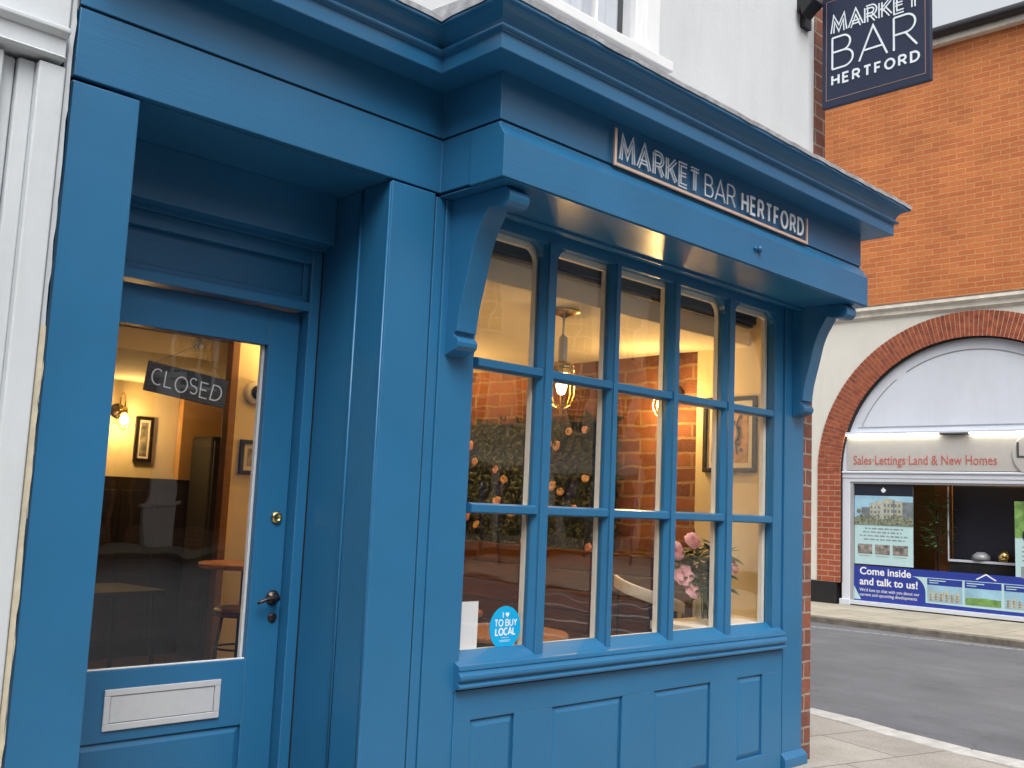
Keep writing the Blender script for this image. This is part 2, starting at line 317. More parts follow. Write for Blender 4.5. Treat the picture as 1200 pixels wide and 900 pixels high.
# ------------------------------------------------------------------ mesh building
class MB:
    def __init__(s): s.v = []; s.f = []
    def addv(s, pts):
        n = len(s.v); s.v.extend([tuple(p) for p in pts]); return n
    def box(s, x0, x1, y0, y1, z0, z1):
        n = s.addv([(x0,y0,z0),(x1,y0,z0),(x1,y1,z0),(x0,y1,z0),(x0,y0,z1),(x1,y0,z1),(x1,y1,z1),(x0,y1,z1)])
        for q in ((0,3,2,1),(4,5,6,7),(0,1,5,4),(1,2,6,5),(2,3,7,6),(3,0,4,7)): s.f.append(tuple(n+i for i in q))
        return s
    def prism(s, poly, axis, a, b):
        """extrude a 2D polygon along an axis; poly gives the two other coordinates in xyz order"""
        def P(p, t): return {'x': (t, p[0], p[1]), 'y': (p[0], t, p[1]), 'z': (p[0], p[1], t)}[axis]
        k = len(poly); n = s.addv([P(p, a) for p in poly] + [P(p, b) for p in poly])
        s.f.append(tuple(n+i for i in range(k))); s.f.append(tuple(n+k+i for i in reversed(range(k))))
        for i in range(k):
            j = (i+1) % k; s.f.append((n+i, n+k+i, n+k+j, n+j))
        return s
    def tube(s, pts, r, seg=8, caps=True):
        pts = [Vector(p) for p in pts]; rings = []
        rs = r if isinstance(r, (list, tuple)) else [r]*len(pts)
        for i, p in enumerate(pts):
            t = (pts[min(i+1, len(pts)-1)] - pts[max(i-1, 0)]).normalized()
            a = t.orthogonal().normalized() if i == 0 else (rings[-1][1] - t*rings[-1][1].dot(t)).normalized()
            rings.append((p, a, t.cross(a)))
        n = len(s.v)
        for (p, a, b), q in zip(rings, rs):
            for k in range(seg):
                w = 2*math.pi*k/seg; s.v.append(tuple(p + a*(q*math.cos(w)) + b*(q*math.sin(w))))
        for i in range(len(pts)-1):
            for k in range(seg):
                s.f.append((n+i*seg+k, n+i*seg+(k+1) % seg, n+(i+1)*seg+(k+1) % seg, n+(i+1)*seg+k))
        if caps:
            s.f.append(tuple(n+k for k in reversed(range(seg)))); s.f.append(tuple(n+(len(pts)-1)*seg+k for k in range(seg)))
        return s
    def lathe(s, prof, c, axis='z', seg=24):
        n = len(s.v)
        for r, h in prof:
            for k in range(seg):
                w = 2*math.pi*k/seg; a, b = r*math.cos(w), r*math.sin(w)
                p = {'z': (a, b, h), 'y': (a, h, -b), 'x': (h, a, b)}[axis]
                s.v.append((c[0]+p[0], c[1]+p[1], c[2]+p[2]))
        for i in range(len(prof)-1):
            for k in range(seg):
                s.f.append((n+i*seg+k, n+i*seg+(k+1) % seg, n+(i+1)*seg+(k+1) % seg, n+(i+1)*seg+k))
        s.f.append(tuple(n+k for k in reversed(range(seg)))); s.f.append(tuple(n+(len(prof)-1)*seg+k for k in range(seg)))
        return s
    def blob(s, c, r, seed=0, seg=10, rings=6, j=0.2, sq=(1, 1, 1)):
        rn = random.Random(seed); n = len(s.v)
        s.v.append((c[0], c[1], c[2]+r*sq[2]))
        for i in range(1, rings):
            th = math.pi*i/rings
            for k in range(seg):
                w = 2*math.pi*k/seg; q = r*(1+rn.uniform(-j, j))
                s.v.append((c[0]+q*math.sin(th)*math.cos(w)*sq[0], c[1]+q*math.sin(th)*math.sin(w)*sq[1], c[2]+q*math.cos(th)*sq[2]))
        s.v.append((c[0], c[1], c[2]-r*sq[2])); e = len(s.v)-1
        for k in range(seg):
            s.f.append((n, n+1+k, n+1+(k+1) % seg)); s.f.append((e, e-seg+(k+1) % seg, e-seg+k))
        for i in range(rings-2):
            for k in range(seg):
                a = n+1+i*seg; s.f.append((a+k, a+seg+k, a+seg+(k+1) % seg, a+(k+1) % seg))
        return s
    def leaf(s, p, d, up, L, W):
        d = Vector(d).normalized(); side = d.cross(Vector(up)).normalized(); nn = side.cross(d)
        p = Vector(p); m = p+d*L*0.5+nn*L*0.08
        n = s.addv([p, m+side*W*.5-nn*W*.15, p+d*L, m-side*W*.5-nn*W*.15, m])
        s.f += [(n, n+1, n+4), (n+1, n+2, n+4), (n+2, n+3, n+4), (n+3, n, n+4)]
        return s
    def rose(s, c, r, axis, seed=0):
        """layers of cupped, ruffled petals round a bud"""
        rn = random.Random(seed); ax = Vector(axis).normalized(); a = ax.orthogonal().normalized(); b = ax.cross(a); c = Vector(c)
        for k, rad, op in ((6, 1.0, 1.25), (6, .86, .95), (5, .66, .68), (4, .46, .42), (3, .28, .18)):
            o = rn.uniform(0, 6.28)
            for i in range(k):
                w0 = o+2*math.pi*i/k+rn.uniform(-.15, .15); half = 3.6/k; q = r*rad*rn.uniform(.9, 1.1); n = len(s.v); ph = rn.uniform(0, 6)
                for u in range(5):
                    f = u/4
                    for v in range(6):
                        g = (v/5-.5)*2; w = w0+g*half*(.35+.65*math.sin(min(1, f*1.25)*1.45))
                        ang = op*f*f*.9+.25*f
                        rr_ = q*(.12+math.sin(ang+.35)*f)*(1-.10*g*g*f)
                        hh = q*(math.cos(ang)*f*1.05-.35)+q*.06*math.sin(g*5+ph)*f-q*.12*g*g*f
                        s.v.append(tuple(c+(a*math.cos(w)+b*math.sin(w))*rr_+ax*hh))
                for u in range(4):
                    for v in range(5):
                        m = n+u*6+v; s.f.append((m, m+1, m+7, m+6))
        return s
    def build(s, name, mat, parent=None, bevel=0.0, smooth=False, seg=2):
        me = bpy.data.meshes.new(name); me.from_pydata(s.v, [], s.f); me.update()
        bm = bmesh.new(); bm.from_mesh(me); bmesh.ops.recalc_face_normals(bm, faces=bm.faces); bm.to_mesh(me); bm.free()
        me.materials.append(mat)
        if smooth:
            for p in me.polygons: p.use_smooth = True
        o = bpy.data.objects.new(name, me); COL.objects.link(o)
        if parent is not None: o.parent = parent
        if bevel:
            m = o.modifiers.new('edge', 'BEVEL'); m.width = bevel; m.segments = seg; m.limit_method = 'ANGLE'; m.angle_limit = R(35)
        return o

def box(name, mat, parent, x0, x1, y0, y1, z0, z1, bevel=0.003):
    return MB().box(x0, x1, y0, y1, z0, z1).build(name, mat, parent, bevel)

def tag(o, label, cat, group=None):
    o['label'] = label; o['category'] = cat
    if group: o['group'] = group
    return o
def thing(name, label, cat, loc=(0, 0, 0), rz=0.0, group=None):
    o = bpy.data.objects.new(name, None); COL.objects.link(o); o.location = loc; o.rotation_euler = (0, 0, rz)
    o.empty_display_size = 0.2
    return tag(o, label, cat, group)
def structure(o): o['kind'] = 'structure'; return o

def children_of(o): return [c for c in bpy.data.objects if c.parent == o]
def copy_tree(o, parent=None):
    c = o.copy(); COL.objects.link(c)
    if parent is not None: c.parent = parent
    for ch in children_of(o): copy_tree(ch, c)
    return c

# stroke lettering ----------------------------------------------------------
def arc(cx, cy, rx, ry, a0, a1, n=12):
    return [(cx+rx*math.cos(R(a0+(a1-a0)*i/n)), cy+ry*math.sin(R(a0+(a1-a0)*i/n))) for i in range(n+1)]
GL = {  # width, list of polylines (closed when first == last)
 'M': (0.95, [[(0, 0), (.12, 1), (.475, .25), (.83, 1), (.95, 0)]]),
 'A': (0.86, [[(0, 0), (.43, 1), (.86, 0)], [(.16, .3), (.70, .3)]]),
 'R': (0.68, [[(0, 0), (0, 1)], [(0, 1), (.36, 1)]+arc(.36, .73, .27, .27, 90, -90)[1:]+[(0, .46)], [(.34, .46), (.68, 0)]]),
 'K': (0.70, [[(0, 0), (0, 1)], [(.66, 1), (.06, .45)], [(.24, .6), (.70, 0)]]),
 'E': (0.56, [[(.56, 1), (0, 1), (0, 0), (.56, 0)], [(0, .52), (.48, .52)]]),
 'T': (0.66, [[(0, 1), (.66, 1)], [(.33, 1), (.33, 0)]]),
 'B': (0.66, [[(0, 0), (0, 1)], [(0, 1), (.34, 1)]+arc(.34, .765, .235, .235, 90, -90)[1:]+[(0, .53)], [(.30, .53), (.38, .53)]+arc(.38, .265, .28, .265, 90, -90)[1:]+[(0, 0)]]),
 'H': (0.70, [[(0, 0), (0, 1)], [(.70, 0), (.70, 1)], [(0, .5), (.70, .5)]]),
 'F': (0.54, [[(0, 0), (0, 1), (.54, 1)], [(0, .5), (.46, .5)]]),
 'O': (0.90, [arc(.45, .5, .45, .5, 0, 360, 28)]),
 'D': (0.76, [[(0, 0), (0, 1), (.30, 1)]+arc(.30, .5, .46, .5, 90, -90, 16)+[(0, 0)]]),
 'C': (0.70, [arc(.42, .5, .42, .5, 55, 305, 18)]),
 'L': (0.52, [[(0, 1), (0, 0), (.52, 0)]]),
 'S': (0.56, [arc(.28, .745, .26, .255, 40, 250, 10)+arc(.28, .255, .28, .255, 70, -140, 10)]),
 'U': (0.66, [[(0, 1), (0, .33)]+arc(.33, .33, .33, .33, 180, 360, 12)+[(.66, 1)]]),
 'Y': (0.70, [[(0, 1), (.35, .48), (.70, 1)], [(.35, .48), (.35, 0)]]),
 'I': (0.0, [[(0, 0), (0, 1)]]),
}
def ribbon(mb, pts, hw, off, to3, th):
    closed = len(pts) > 3 and (Vector(pts[0])-Vector(pts[-1])).length < 1e-4
    P = [Vector(p) for p in (pts[:-1] if closed else pts)]
    P = [p for i, p in enumerate(P) if i == 0 or (p-P[i-1]).length > 1e-5]
    n = len(P); L = []; Rt = []
    for i in range(n):
        a = P[i-1] if (i > 0 or closed) else None; b = P[(i+1) % n] if (i < n-1 or closed) else None
        ds = []
        if a is not None: ds.append((P[i]-a).normalized())
        if b is not None: ds.append((b-P[i]).normalized())
        ns = [Vector((-d.y, d.x)) for d in ds]
        m = sum(ns, Vector((0, 0)))
        m = ns[0] if m.length < 1e-4 else m.normalized()
        k = 1/max(.42, m.dot(ns[0]))
        L.append(P[i]+m*k*(off+hw)); Rt.append(P[i]+m*k*(off-hw))
    N = len(mb.v)
    for i in range(n):
        for q, d in ((L[i], 0), (Rt[i], 0), (L[i], th), (Rt[i], th)): mb.v.append(tuple(to3(q.x, q.y, d)))
    for i in range(n if closed else n-1):
        a = N+4*i; b = N+4*((i+1) % n)
        mb.f += [(a+2, b+2, b+3, a+3), (a, a+1, b+1, b), (a, b, b+2, a+2), (a+1, a+3, b+3, b+1)]
    if not closed:
        a = N; b = N+4*(n-1); mb.f += [(a, a+2, a+3, a+1), (b, b+1, b+3, b+2)]
def strokes(mb, text, h, to3, hw, offs=(0,), gap=0.22, th=0.004, x0=0.0, width=None, wob=0.0):
    """lettering from strokes; returns its width. to3(u, v, d) maps sign coordinates to space"""
    tot = sum(GL[c][0]+gap if c != ' ' else .45 for c in text)-gap
    kx = h if width is None else width/tot
    x = x0
    for c in text:
        if c == ' ': x += .45*kx; continue
        w, pl = GL[c]
        a = random.uniform(-wob, wob); dy = random.uniform(-wob, wob)*h*.8
        for j, ln in enumerate(pl):
            pts = [(x+px*kx+a*py*h, dy+py*h) for px, py in ln]
            for i, o in enumerate(offs): ribbon(mb, pts, hw, o, to3, th*(1+.06*(j*len(offs)+i)))
        x += (w+gap)*kx
    return x-gap*kx-x0
def text_mesh(name, s, size, mat, parent, fn, ext=0.002, align='LEFT', bold=0.0, width=None):
    cu = bpy.data.curves.new(name, 'FONT'); cu.body = s; cu.size = size; cu.extrude = ext; cu.offset = bold; cu.align_x = align; cu.resolution_u = 3
    ob = bpy.data.objects.new(name, cu); COL.objects.link(ob); bpy.context.view_layer.update()
    me = bpy.data.meshes.new_from_object(ob); bpy.data.objects.remove(ob); 
    if width:
        kx = width/max(v.co.x for v in me.vertices)
        for v in me.vertices: v.co.x *= kx
    for v in me.vertices: v.co = fn(v.co.x, v.co.y, v.co.z)
    me.materials.clear(); me.materials.append(mat)
    o = bpy.data.objects.new(name, me); COL.objects.link(o); o.parent = parent
    return o

# ------------------------------------------------------------------ ground
ROAD_Z = -0.09
g = MB().box(-400, 400, -400, 400, ROAD_Z-.3, ROAD_Z); structure(g.build('road', M['asphalt']))
kerb_out = [(-60, -3.75), (2.5, -3.75), (4.2, -3.65), (5.4, -3.2), (6.25, -2.45), (6.72, -1.6), (6.90, -0.85), (6.93, -0.5), (7.06, 0.06), (7.2, 0.46), (7.27, 0.85), (7.33, 2), (7.35, 6), (7.35, 80)]
def offset_line(pl, d):
    out = []
    for i, p in enumerate(pl):
        a = Vector(pl[max(i-1, 0)]); b = Vector(pl[min(i+1, len(pl)-1)]); t = (b-a).normalized(); out.append((p[0]-t.y*d, p[1]+t.x*d))
    return out
kerb_in = offset_line(kerb_out, 0.21)
pv = MB().prism(kerb_in+[(5.0, 80), (5.0, 12), (-60, 12)], 'z', ROAD_Z-.1, 0.0); structure(pv.build('pavement', M['slabs']))
kb = MB()
def resample(pl, step):
    out = [Vector(pl[0])]; 
    for a, b in zip(pl, pl[1:]):
        a, b = Vector(a), Vector(b); n = max(1, int((b-a).length/step))
        out += [a+(b-a)*(i+1)/n for i in range(n)]
    return out
for i in range(len(kerb_out)-1):
    a0, a1, b0, b1 = Vector(kerb_out[i]), Vector(kerb_out[i+1]), Vector(kerb_in[i]), Vector(kerb_in[i+1])
    n = max(1, min(40, round((a1-a0).length/0.9)))
    for k in range(n):
        s0, s1 = k/n+.004/n, (k+1)/n-.004/n
        q = [a0.lerp(a1, s0), a0.lerp(a1, s1), b0.lerp(b1, s1), b0.lerp(b1, s0)]
        kb.prism([(p.x, p.y) for p in q], 'z', ROAD_Z-.1, 0.004+random.uniform(-.001, .003))
structure(kb.build('kerb', M['kerb'], None, 0.012))
EST = Vector((16.45, 5.9, 0)); EROT = R(-88.07)
fx = lambda y: 14.15 + (4.2-y)*(-0.008)
structure(MB().prism([(fx(-30), -30), (40, -30), (40, 60), (fx(60), 60)], 'z', ROAD_Z-.1, 0.0).build('far_pavement', M['slabs_far']))
structure(MB().prism([(fx(-30)-.14, -30), (fx(-30), -30), (fx(60), 60), (fx(60)-.14, 60)], 'z', ROAD_Z-.1, -0.004).build('far_kerb', M['kerb_far'], None, .01))
def strip(pts, w, name='road_marking', mat='line'):
    L = offset_line(pts, w/2); Q = offset_line(pts, -w/2); m = MB()
    for i in range(len(pts)-1):
        m.prism([L[i], L[i+1], Q[i+1], Q[i]], 'z', ROAD_Z-.01, ROAD_Z+.004)
    return structure(m.build(name, M[mat]))
strip([(13.2, 30), (13.3, 6), (13.36, 4.3), (13.66, 2.5), (13.76, 1.4), (13.8, -2), (13.8, -16)], 0.11, mat='line_old')
for (x, y0, y1) in ((9.0, -6.9, -4.6), (10.3, -7.4, -4.9), (11.75, -8.6, -5.4), (13.1, -10, -6.6)):
    strip([(x, y0), (x+.12, y1)], 0.14)

# ------------------------------------------------------------------ the bar on the corner
B = thing('corner_building', 'white rendered corner building with a blue shopfront and lit bar window', 'building')
XS, ZS = 1.067, 2.752                     # left edge of the front; height of the bay soffit
# solid wall behind the joinery and the white render above
wl_ = MB()
wl_.box(-0.2+1.25, 2.86, .02, .27, 3.0, 3.80).box(2.86, 4.075, .02, .27, 3.0, 3.795).box(4.075, 5.755, .02, .27, 3.0, 3.80)
wl_.box(1.05, 2.86, .02, .27, 3.80, 9).box(4.075, 5.755, .02, .27, 3.80, 9).box(2.86, 4.075, .02, .27, 5.35, 9)
wl_.build('render_wall', M['render'], B)
q = MB().box(5.622, 5.75, .012, .27, 0.0, 2.99)
q.box(5.757, 5.905, .016, .27, 3.0, 9)
q.build('brick_quoin', M['quoin'], B, .004)
sw = MB().box(5.46, 5.748, .27, 9, 0, 3.0).box(5.46, 5.903, .27, 9, 3.0, 9); sw.build('side_wall', M['quoin'], B)
# structural lining behind the fascia
MB().box(1.07, 5.70, .03, .26, 2.78, 2.998).build('lintel', M['gap'], B)
# pilasters and posts
p = MB().box(XS, 1.29, 0.004, .47, 0, 2.756); p.build('pilaster', M['blue'], B, .005)
p = MB().box(2.348, 2.578, 0.0, .20, 0, 2.762)          # right jamb, front panel of the reveal
p.build('pilaster', M['blue'], B, .006)
p = MB().box(2.354, 2.578, .209, .484, 0, 2.762); p.build('door_reveal', M['blue'], B, .004)
MB().tube([(2.347, .2045, 0), (2.347, .2045, 2.756)], .006, 8).tube([(2.3485, .0125, 0), (2.3485, .0125, 2.756)], .005, 8).build('reveal_bead', M['blue'], B, smooth=True)
MB().box(2.575, 2.588, .012, .2, 0, 2.755).build('joint_gap', M['gap'], B)
p = MB().box(2.586, 2.636, 0.004, .22, 0, 2.752).box(2.638, 2.832, -.004, .22, 0, 2.752); p.build('window_post', M['blue'], B, .004)
p = MB().box(5.375, 5.40, .012, .07, 0.0, 2.752).box(5.401, 5.622, -.002, .07, 0.0, 2.752); p.build('window_post', M['blue'], B, .004)
MB().box(5.388, 5.64, -.035, .1, 0, .055).prism([(-.035, .055), (-.002, .085), (-.002, .05)], 'x', 5.388, 5.636).build('plinth_block', M['blue'], B, .004)
# fascia boards above the door, returning on to the bay
def run(poly_d, z0, z1, name, mat, dshift=0.0, bev=.003):
    d = dshift
    pl = [(1.068, .019), (1.068, -d), (2.60-d, -d), (2.60-d, -.36-d), (5.66+d, -.36-d), (5.66+d, .019)]
    return MB().prism(pl, 'z', z0, z1).build(name, mat, B, bev)
run(None, 3.000, 3.010, 'fascia_groove', M['gap'], -.008, 0)
MB().prism([(1.068, .03), (1.068, 0), (2.60, 0), (2.60, -.36), (5.66, -.36), (5.66, -.30), (2.66, -.30), (2.66, .03)], 'z', 2.77, 3.0).build('fascia_board', M['blueh'], B, .003)
run(None, 3.010, 3.215, 'frieze', M['blueh'])
# cornice swept round the plan
prof = [(0.0, 3.213), (.14, 3.213), (.143, 3.216), (.143, 3.283), (.150, 3.287), (.160, 3.287), (.166, 3.293), (.166, 3.300), (.155, 3.306), (.150, 3.312), (.153, 3.325),
        (.160, 3.338), (.172, 3.352), (.186, 3.362), (.200, 3.368), (.212, 3.370), (.216, 3.374), (.216, 3.392), (0.0, 3.40)]
def plan(d): return [(1.068, -d), (2.60-d, -d), (2.60-d, -.36-d), (5.66+d, -.36-d), (5.66+d, .018)]
cn = MB(); rows = [[(x, y, z) for x, y in plan(d)] for d, z in prof]
k = len(rows[0])
for rw in rows: cn.addv(rw)
for i in range(len(rows)-1):
    for j in range(k-1): cn.f.append((i*k+j, i*k+j+1, (i+1)*k+j+1, (i+1)*k+j))
cn.f.append(tuple(i*k for i in range(len(rows)))); cn.f.append(tuple(i*k+k-1 for i in reversed(range(len(rows)))))
cn.build('cornice', M['blueh'], B)
ld = MB(); seg = []
pts = plan(.222)
dense = []
for a, b in zip(pts, pts[1:]):
    n = max(1, int(((a[0]-b[0])**2+(a[1]-b[1])**2)**.5/.06))
    dense += [(a[0]+(b[0]-a[0])*i/n, a[1]+(b[1]-a[1])*i/n) for i in range(n)]
dense.append(pts[-1])
rn = random.Random(3); N = len(dense); n0 = len(ld.v)
for (x, y) in dense:
    j = rn.uniform(-.004, .004); back = (min(x, 5.70) if y > -.5 or x < 5.6 else min(x, 5.6), .018)
    ld.v += [(x+j*.3, y+j*.5, 3.384+j), (x+j*.3, y-.003+j*.5, 3.404+j*1.2), (x if x < 5.7 else 5.7, y+.05 if y < -.25 else y+.03, 3.416+j), (min(max(x, 1.068), 5.70), .018, 3.47)]
for i in range(N-1):
    for q_ in range(3):
        a = n0+4*i+q_; ld.f.append((a, a+1, a+5, a+4))
ld.build('lead_flashing', M['lead'], B)
# box over the window and its glossy soffit
MB().prism([(-.402, 2.758), (-.402, 2.932), (-.362, 2.992), (-.2, 2.992), (-.2, 2.758)], 'x', 2.588, 5.665).build('blind_box', M['blueh'], B, .003)
MB().box(2.604, 5.655, -.395, .05, 2.753, 2.7575).box(2.70, 5.58, -.075, -.03, 2.738, 2.752).build('soffit', M['blue_soffit'], B, .002)
bolt = MB().lathe([(.004, 0), (.016, -.001), (.019, -.012), (.013, -.022), (.004, -.024)], (4.44, -.402, 2.853), 'y', 14)
bolt.lathe([(.004, 0), (.010, -.001), (.010, -.012), (.003, -.014)], (4.405, -.402, 2.850), 'y', 12); bolt.build('bolt_cap', M['blue'], B, smooth=True)
# console brackets
bp_ = [(0, 2.752), (-.335, 2.752)] + [(-.325-.042*math.cos(R(a)), 2.708+.042*math.sin(R(a))) for a in (60, 30, 0, -30, -60, -80)] + [(-.30, 2.668), (-.262, 2.676), (-.235, 2.682), (-.228, 2.668), (-.21, 2.640), (-.188, 2.605), (-.168, 2.565), (-.150, 2.515), (-.137, 2.46), (-.122, 2.40), (-.105, 2.34), (-.090, 2.28), (-.080, 2.22), (-.076, 2.176), (-.058, 2.172), (-.058, 2.160)] + [(-.052-.036*math.cos(R(a)), 2.126+.032*math.sin(R(a))) for a in (80, 45, 10, -25, -60)] + [(-.03, 2.088), (-.004, 2.078)]
for xa, xb in ((2.668, 2.778), (5.478, 5.592)):
    MB().prism(bp_, 'x', xa, xb).build('console_bracket', M['blue'], B, .004)
# soffit and beam of the door recess
MB().box(1.20, 2.60, .03, .53, 2.763, 2.80).build('recess_ceiling', M['blueh'], B)
MB().box(2.354, 2.60, .484, .62, 0, 2.78).box(1.10, 1.30, .471, .62, 0, 2.78).build('frame_packing', M['gap'], B)
MB().box(1.291, 2.347, .392, .47, 2.547, 2.764).build('recess_beam', M['blueh'], B, .004)
MB().box(1.291, 2.353, .47, .60, 2.53, 2.60).build('recess_ceiling', M['blueh'], B)
# door frame and transom
df = MB().box(2.302, 2.353, .488, .60, 0, 2.53).box(1.291, 1.338, .488, .60, 0, 2.53).box(1.338, 2.302, .488, .60, 2.258, 2.298).box(1.338, 2.302, .494, .60, 2.47, 2.53)
df.build('door_frame', M['blue'], B, .004)
MB().box(1.338, 2.302, .53, .57, 2.298, 2.47).box(1.338, 2.302, .515, .53, 2.298, 2.325).box(2.277, 2.302, .515, .53, 2.325, 2.47).build('transom_panel', M['blueh'], B, .003)
# the door
D = bpy.data.objects.new('door', None); COL.objects.link(D); D.parent = B
d0, d1 = .55, .60
GX0, GX1, GZ0, GZ1 = 1.49, 2.152, .786, 2.094
dm = MB().box(1.343, GX0, d0, d1, .06, 2.252).box(GX1, 2.297, d0, d1, .06, 2.252).box(GX0, GX1, d0, d1, GZ1, 2.252)
dm.box(GX0, GX1, d0, d1, .525, GZ0).box(GX0, GX1, d0, d1, .06, .17)
dm.build('door_leaf', M['blue'], D, .003)
def raised(mb, x0, x1, z0, z1, y, dep=.016, ch=.028):
    """a fielded panel: recess floor, chamfer and field"""
    a = [(x0, z0), (x1, z0), (x1, z1), (x0, z1)]; b = [(x0+ch, z0+ch), (x1-ch, z0+ch), (x1-ch, z1-ch), (x0+ch, z1-ch)]
    n = mb.addv([(px, y+dep, pz) for px, pz in a]+[(px, y+.003, pz) for px, pz in b]+[(px, y+dep+.02, pz) for px, pz in a])
    for i in range(4):
        j = (i+1) % 4; mb.f += [(n+i, n+j, n+4+j, n+4+i), (n+8+i, n+8+j, n+j, n+i)]
    mb.f += [(n+4, n+5, n+6, n+7), (n+11, n+10, n+9, n+8)]
dp = MB(); raised(dp, GX0-.004, GX1+.004, .168, .527, d0); dp.build('door_panel', M['blue'], D)
MB().box(GX0-.005, GX1+.005, d0+.022, d0+.026, GZ0-.005, GZ1+.005).build('pane', M['glass'], D)
MB().box(GX1-.012, GX1, d0+.028, d0+.05, GZ0, GZ1).box(GX0, GX0+.012, d0+.028, d0+.05, GZ0, GZ1).box(GX0, GX1, d0+.008, d0+.020, GZ0, GZ0+.006).build('glazing_bead', M['white_paint'], D, .002)
fl = MB().box(1.578, 2.046, d0-.010, d0, .567, .592).box(1.578, 2.046, d0-.010, d0, .693, .717).box(1.578, 1.602, d0-.010, d0, .592, .693).box(2.022, 2.046, d0-.010, d0, .592, .693)
fl.box(1.604, 2.020, d0-.0055, d0, .594, .691)
fl.build('letterbox', M['satin'], D, .0025)
MB().lathe([(.026, 0), (.026, -.006), (.021, -.012), (.013, -.014), (.012, -.011), (.003, -.011)], (2.248, d0, 1.366), 'y', 24).build('lock', M['brass'], D, smooth=True)
hd = MB().lathe([(.030, 0), (.031, -.006), (.022, -.012), (.012, -.018), (.012, -.046), (.004, -.048)], (2.256, d0, 1.032), 'y', 20)
hd.tube([(2.262, d0-.042, 1.032), (2.235, d0-.046, 1.033), (2.205, d0-.046, 1.030), (2.178, d0-.044, 1.020), (2.166, d0-.040, 1.013)], [.011, .010, .0085, .0075, .005], 10)
hd.build('handle', M['bronze'], D, smooth=True)
MB().lathe([(.020, 0), (.020, -.005), (.014, -.009), (.003, -.009)], (2.262, d0, .949), 'y', 18).build('keyhole_plate', M['bronze'], D, smooth=True)
# window: sill, riser, frame, bars, glass
W = bpy.data.objects.new('shop_window', None); COL.objects.link(W); W.parent = B
GB = [2.848, 3.305, 3.787, 4.286, 4.808, 5.290]; HW = [.03, .046, .028, .034, .047, .03]
bars = MB()
bars.box(2.832, 2.870, .036, .056, .77, 2.752).box(5.287, 5.374, .004, .056, .77, 2.752)
bars.box(2.833, 5.287, .003, .056, 2.694, 2.752)
for i in range(1, 5):
    c, h = GB[i], HW[i]; nz = h*.55
    bars.prism([(c-h, .052), (c-h, .030), (c-nz, .004), (c-nz, -.010), (c+nz, -.010), (c+nz, .004), (c+h, .030), (c+h, .052)], 'z', .80, 2.70)
for z in (2.0775, 1.4425):
    for i in range(5):
        xa = GB[i]+HW[i]-.012; xb = GB[i+1]-HW[i+1]+.012
        bars.prism([(.052, z-.023), (.022, z-.023), (-.001, z-.016), (-.001, z+.016), (.022, z+.023), (.052, z+.023)], 'x', xa, xb)
# rounded corners at the ends of each casement
def fillet(mb, x, sgn, z, rad, y0, y1):
    pl = [(x, z)] + [(x+sgn*(rad-rad*math.sin(R(a))), z-(rad-rad*math.cos(R(a)))) for a in range(0, 91, 15)]
    pl = [(x, z)] + [(x+sgn*rad*(1-math.sin(R(a))), z-rad*(1-math.cos(R(a)))) for a in range(0, 91, 15)]
    mb.prism(pl, 'y', y0, y1)
corners = [(GB[1]-HW[1], -1), (GB[4]-HW[4], -1), (GB[5], -1), (GB[0]+.016, 1), (GB[1]+HW[1], 1), (GB[4]+HW[4], 1)]
for x, s_ in corners: fillet(bars, x, s_, 2.695, .085, .012, .0515)
bars.build('glazing_bars', M['blue'], W, .003)
inn = MB()
for i in range(6):
    c, h = GB[i], HW[i]; 
    inn.box(c-h, c+h, .060, .088, .83, 2.69)
for z in (2.0775, 1.4425): inn.box(2.888, 5.287, .061, .10, z-.020, z+.020)
inn.box(2.86, 5.30, .0605, .087, 2.668, 2.74).box(2.86, 5.30, .0605, .087, .80, .831)
for x, s_ in corners: fillet(inn, x, s_, 2.673, .075, .061, .086)
inn.build('inner_frame', M['cream_bar'], W, .002)
pn = MB()
for i in range(5):
    for (za, zb) in ((.825, 1.425), (1.46, 2.06), (2.095, 2.70)):
        n = len(pn.v); xa, xb = GB[i]+HW[i]*.6, GB[i+1]-HW[i+1]*.6
        tlt = random.uniform(-.0012, .0012)
        pn.prism([(xa, .0535+tlt), (xb, .0535-tlt), (xb, .0565-tlt), (xa, .0565+tlt)], 'z', za, zb)
pn.build('glass', M['glass'], W)
MB().prism([(.056, .70), (.056, .838), (.046, .838), (-.022, .792), (-.036, .788), (-.040, .770), (-.034, .764), (-.042, .758), (-.050, .748), (-.052, .736), (-.046, .727), (-.034, .722), (-.034, .716), (-.044, .712), (-.048, .703), (-.044, .694), (-.012, .690), (-.012, .68)], 'x', 2.806, 5.368).build('sill', M['blueh'], W, .002)
MB().box(4.66, 5.455, .09, .42, .79, .838).box(2.87, 4.66, .09, .125, .79, .829).build('window_board', M['cream_bar'], W, .004)
# stall riser
S = bpy.data.objects.new('stall_riser', None); COL.objects.link(S); S.parent = B
PX = [(2.905, 3.165), (3.408, 3.905), (4.157, 4.650), (4.908, 5.165)]; pz0, pz1 = .11, .558; yr = -.012
rs = MB().box(2.812, 5.374, yr, .06, pz1, .70).box(2.812, 5.374, yr, .06, 0, pz0)
xs = [2.812]+[v for p_ in PX for v in p_]+[5.374]
for i in range(0, len(xs), 2): rs.box(xs[i], xs[i+1], yr+.0005, .06, pz0-.001, pz1+.001)
rs.build('riser_frame', M['blue'], S, .003)
for a, b in PX:
    m_ = MB(); raised(m_, a-.001, b+.001, pz0, pz1, yr, .016, .03); m_.build('riser_panel', M['blue'], S)
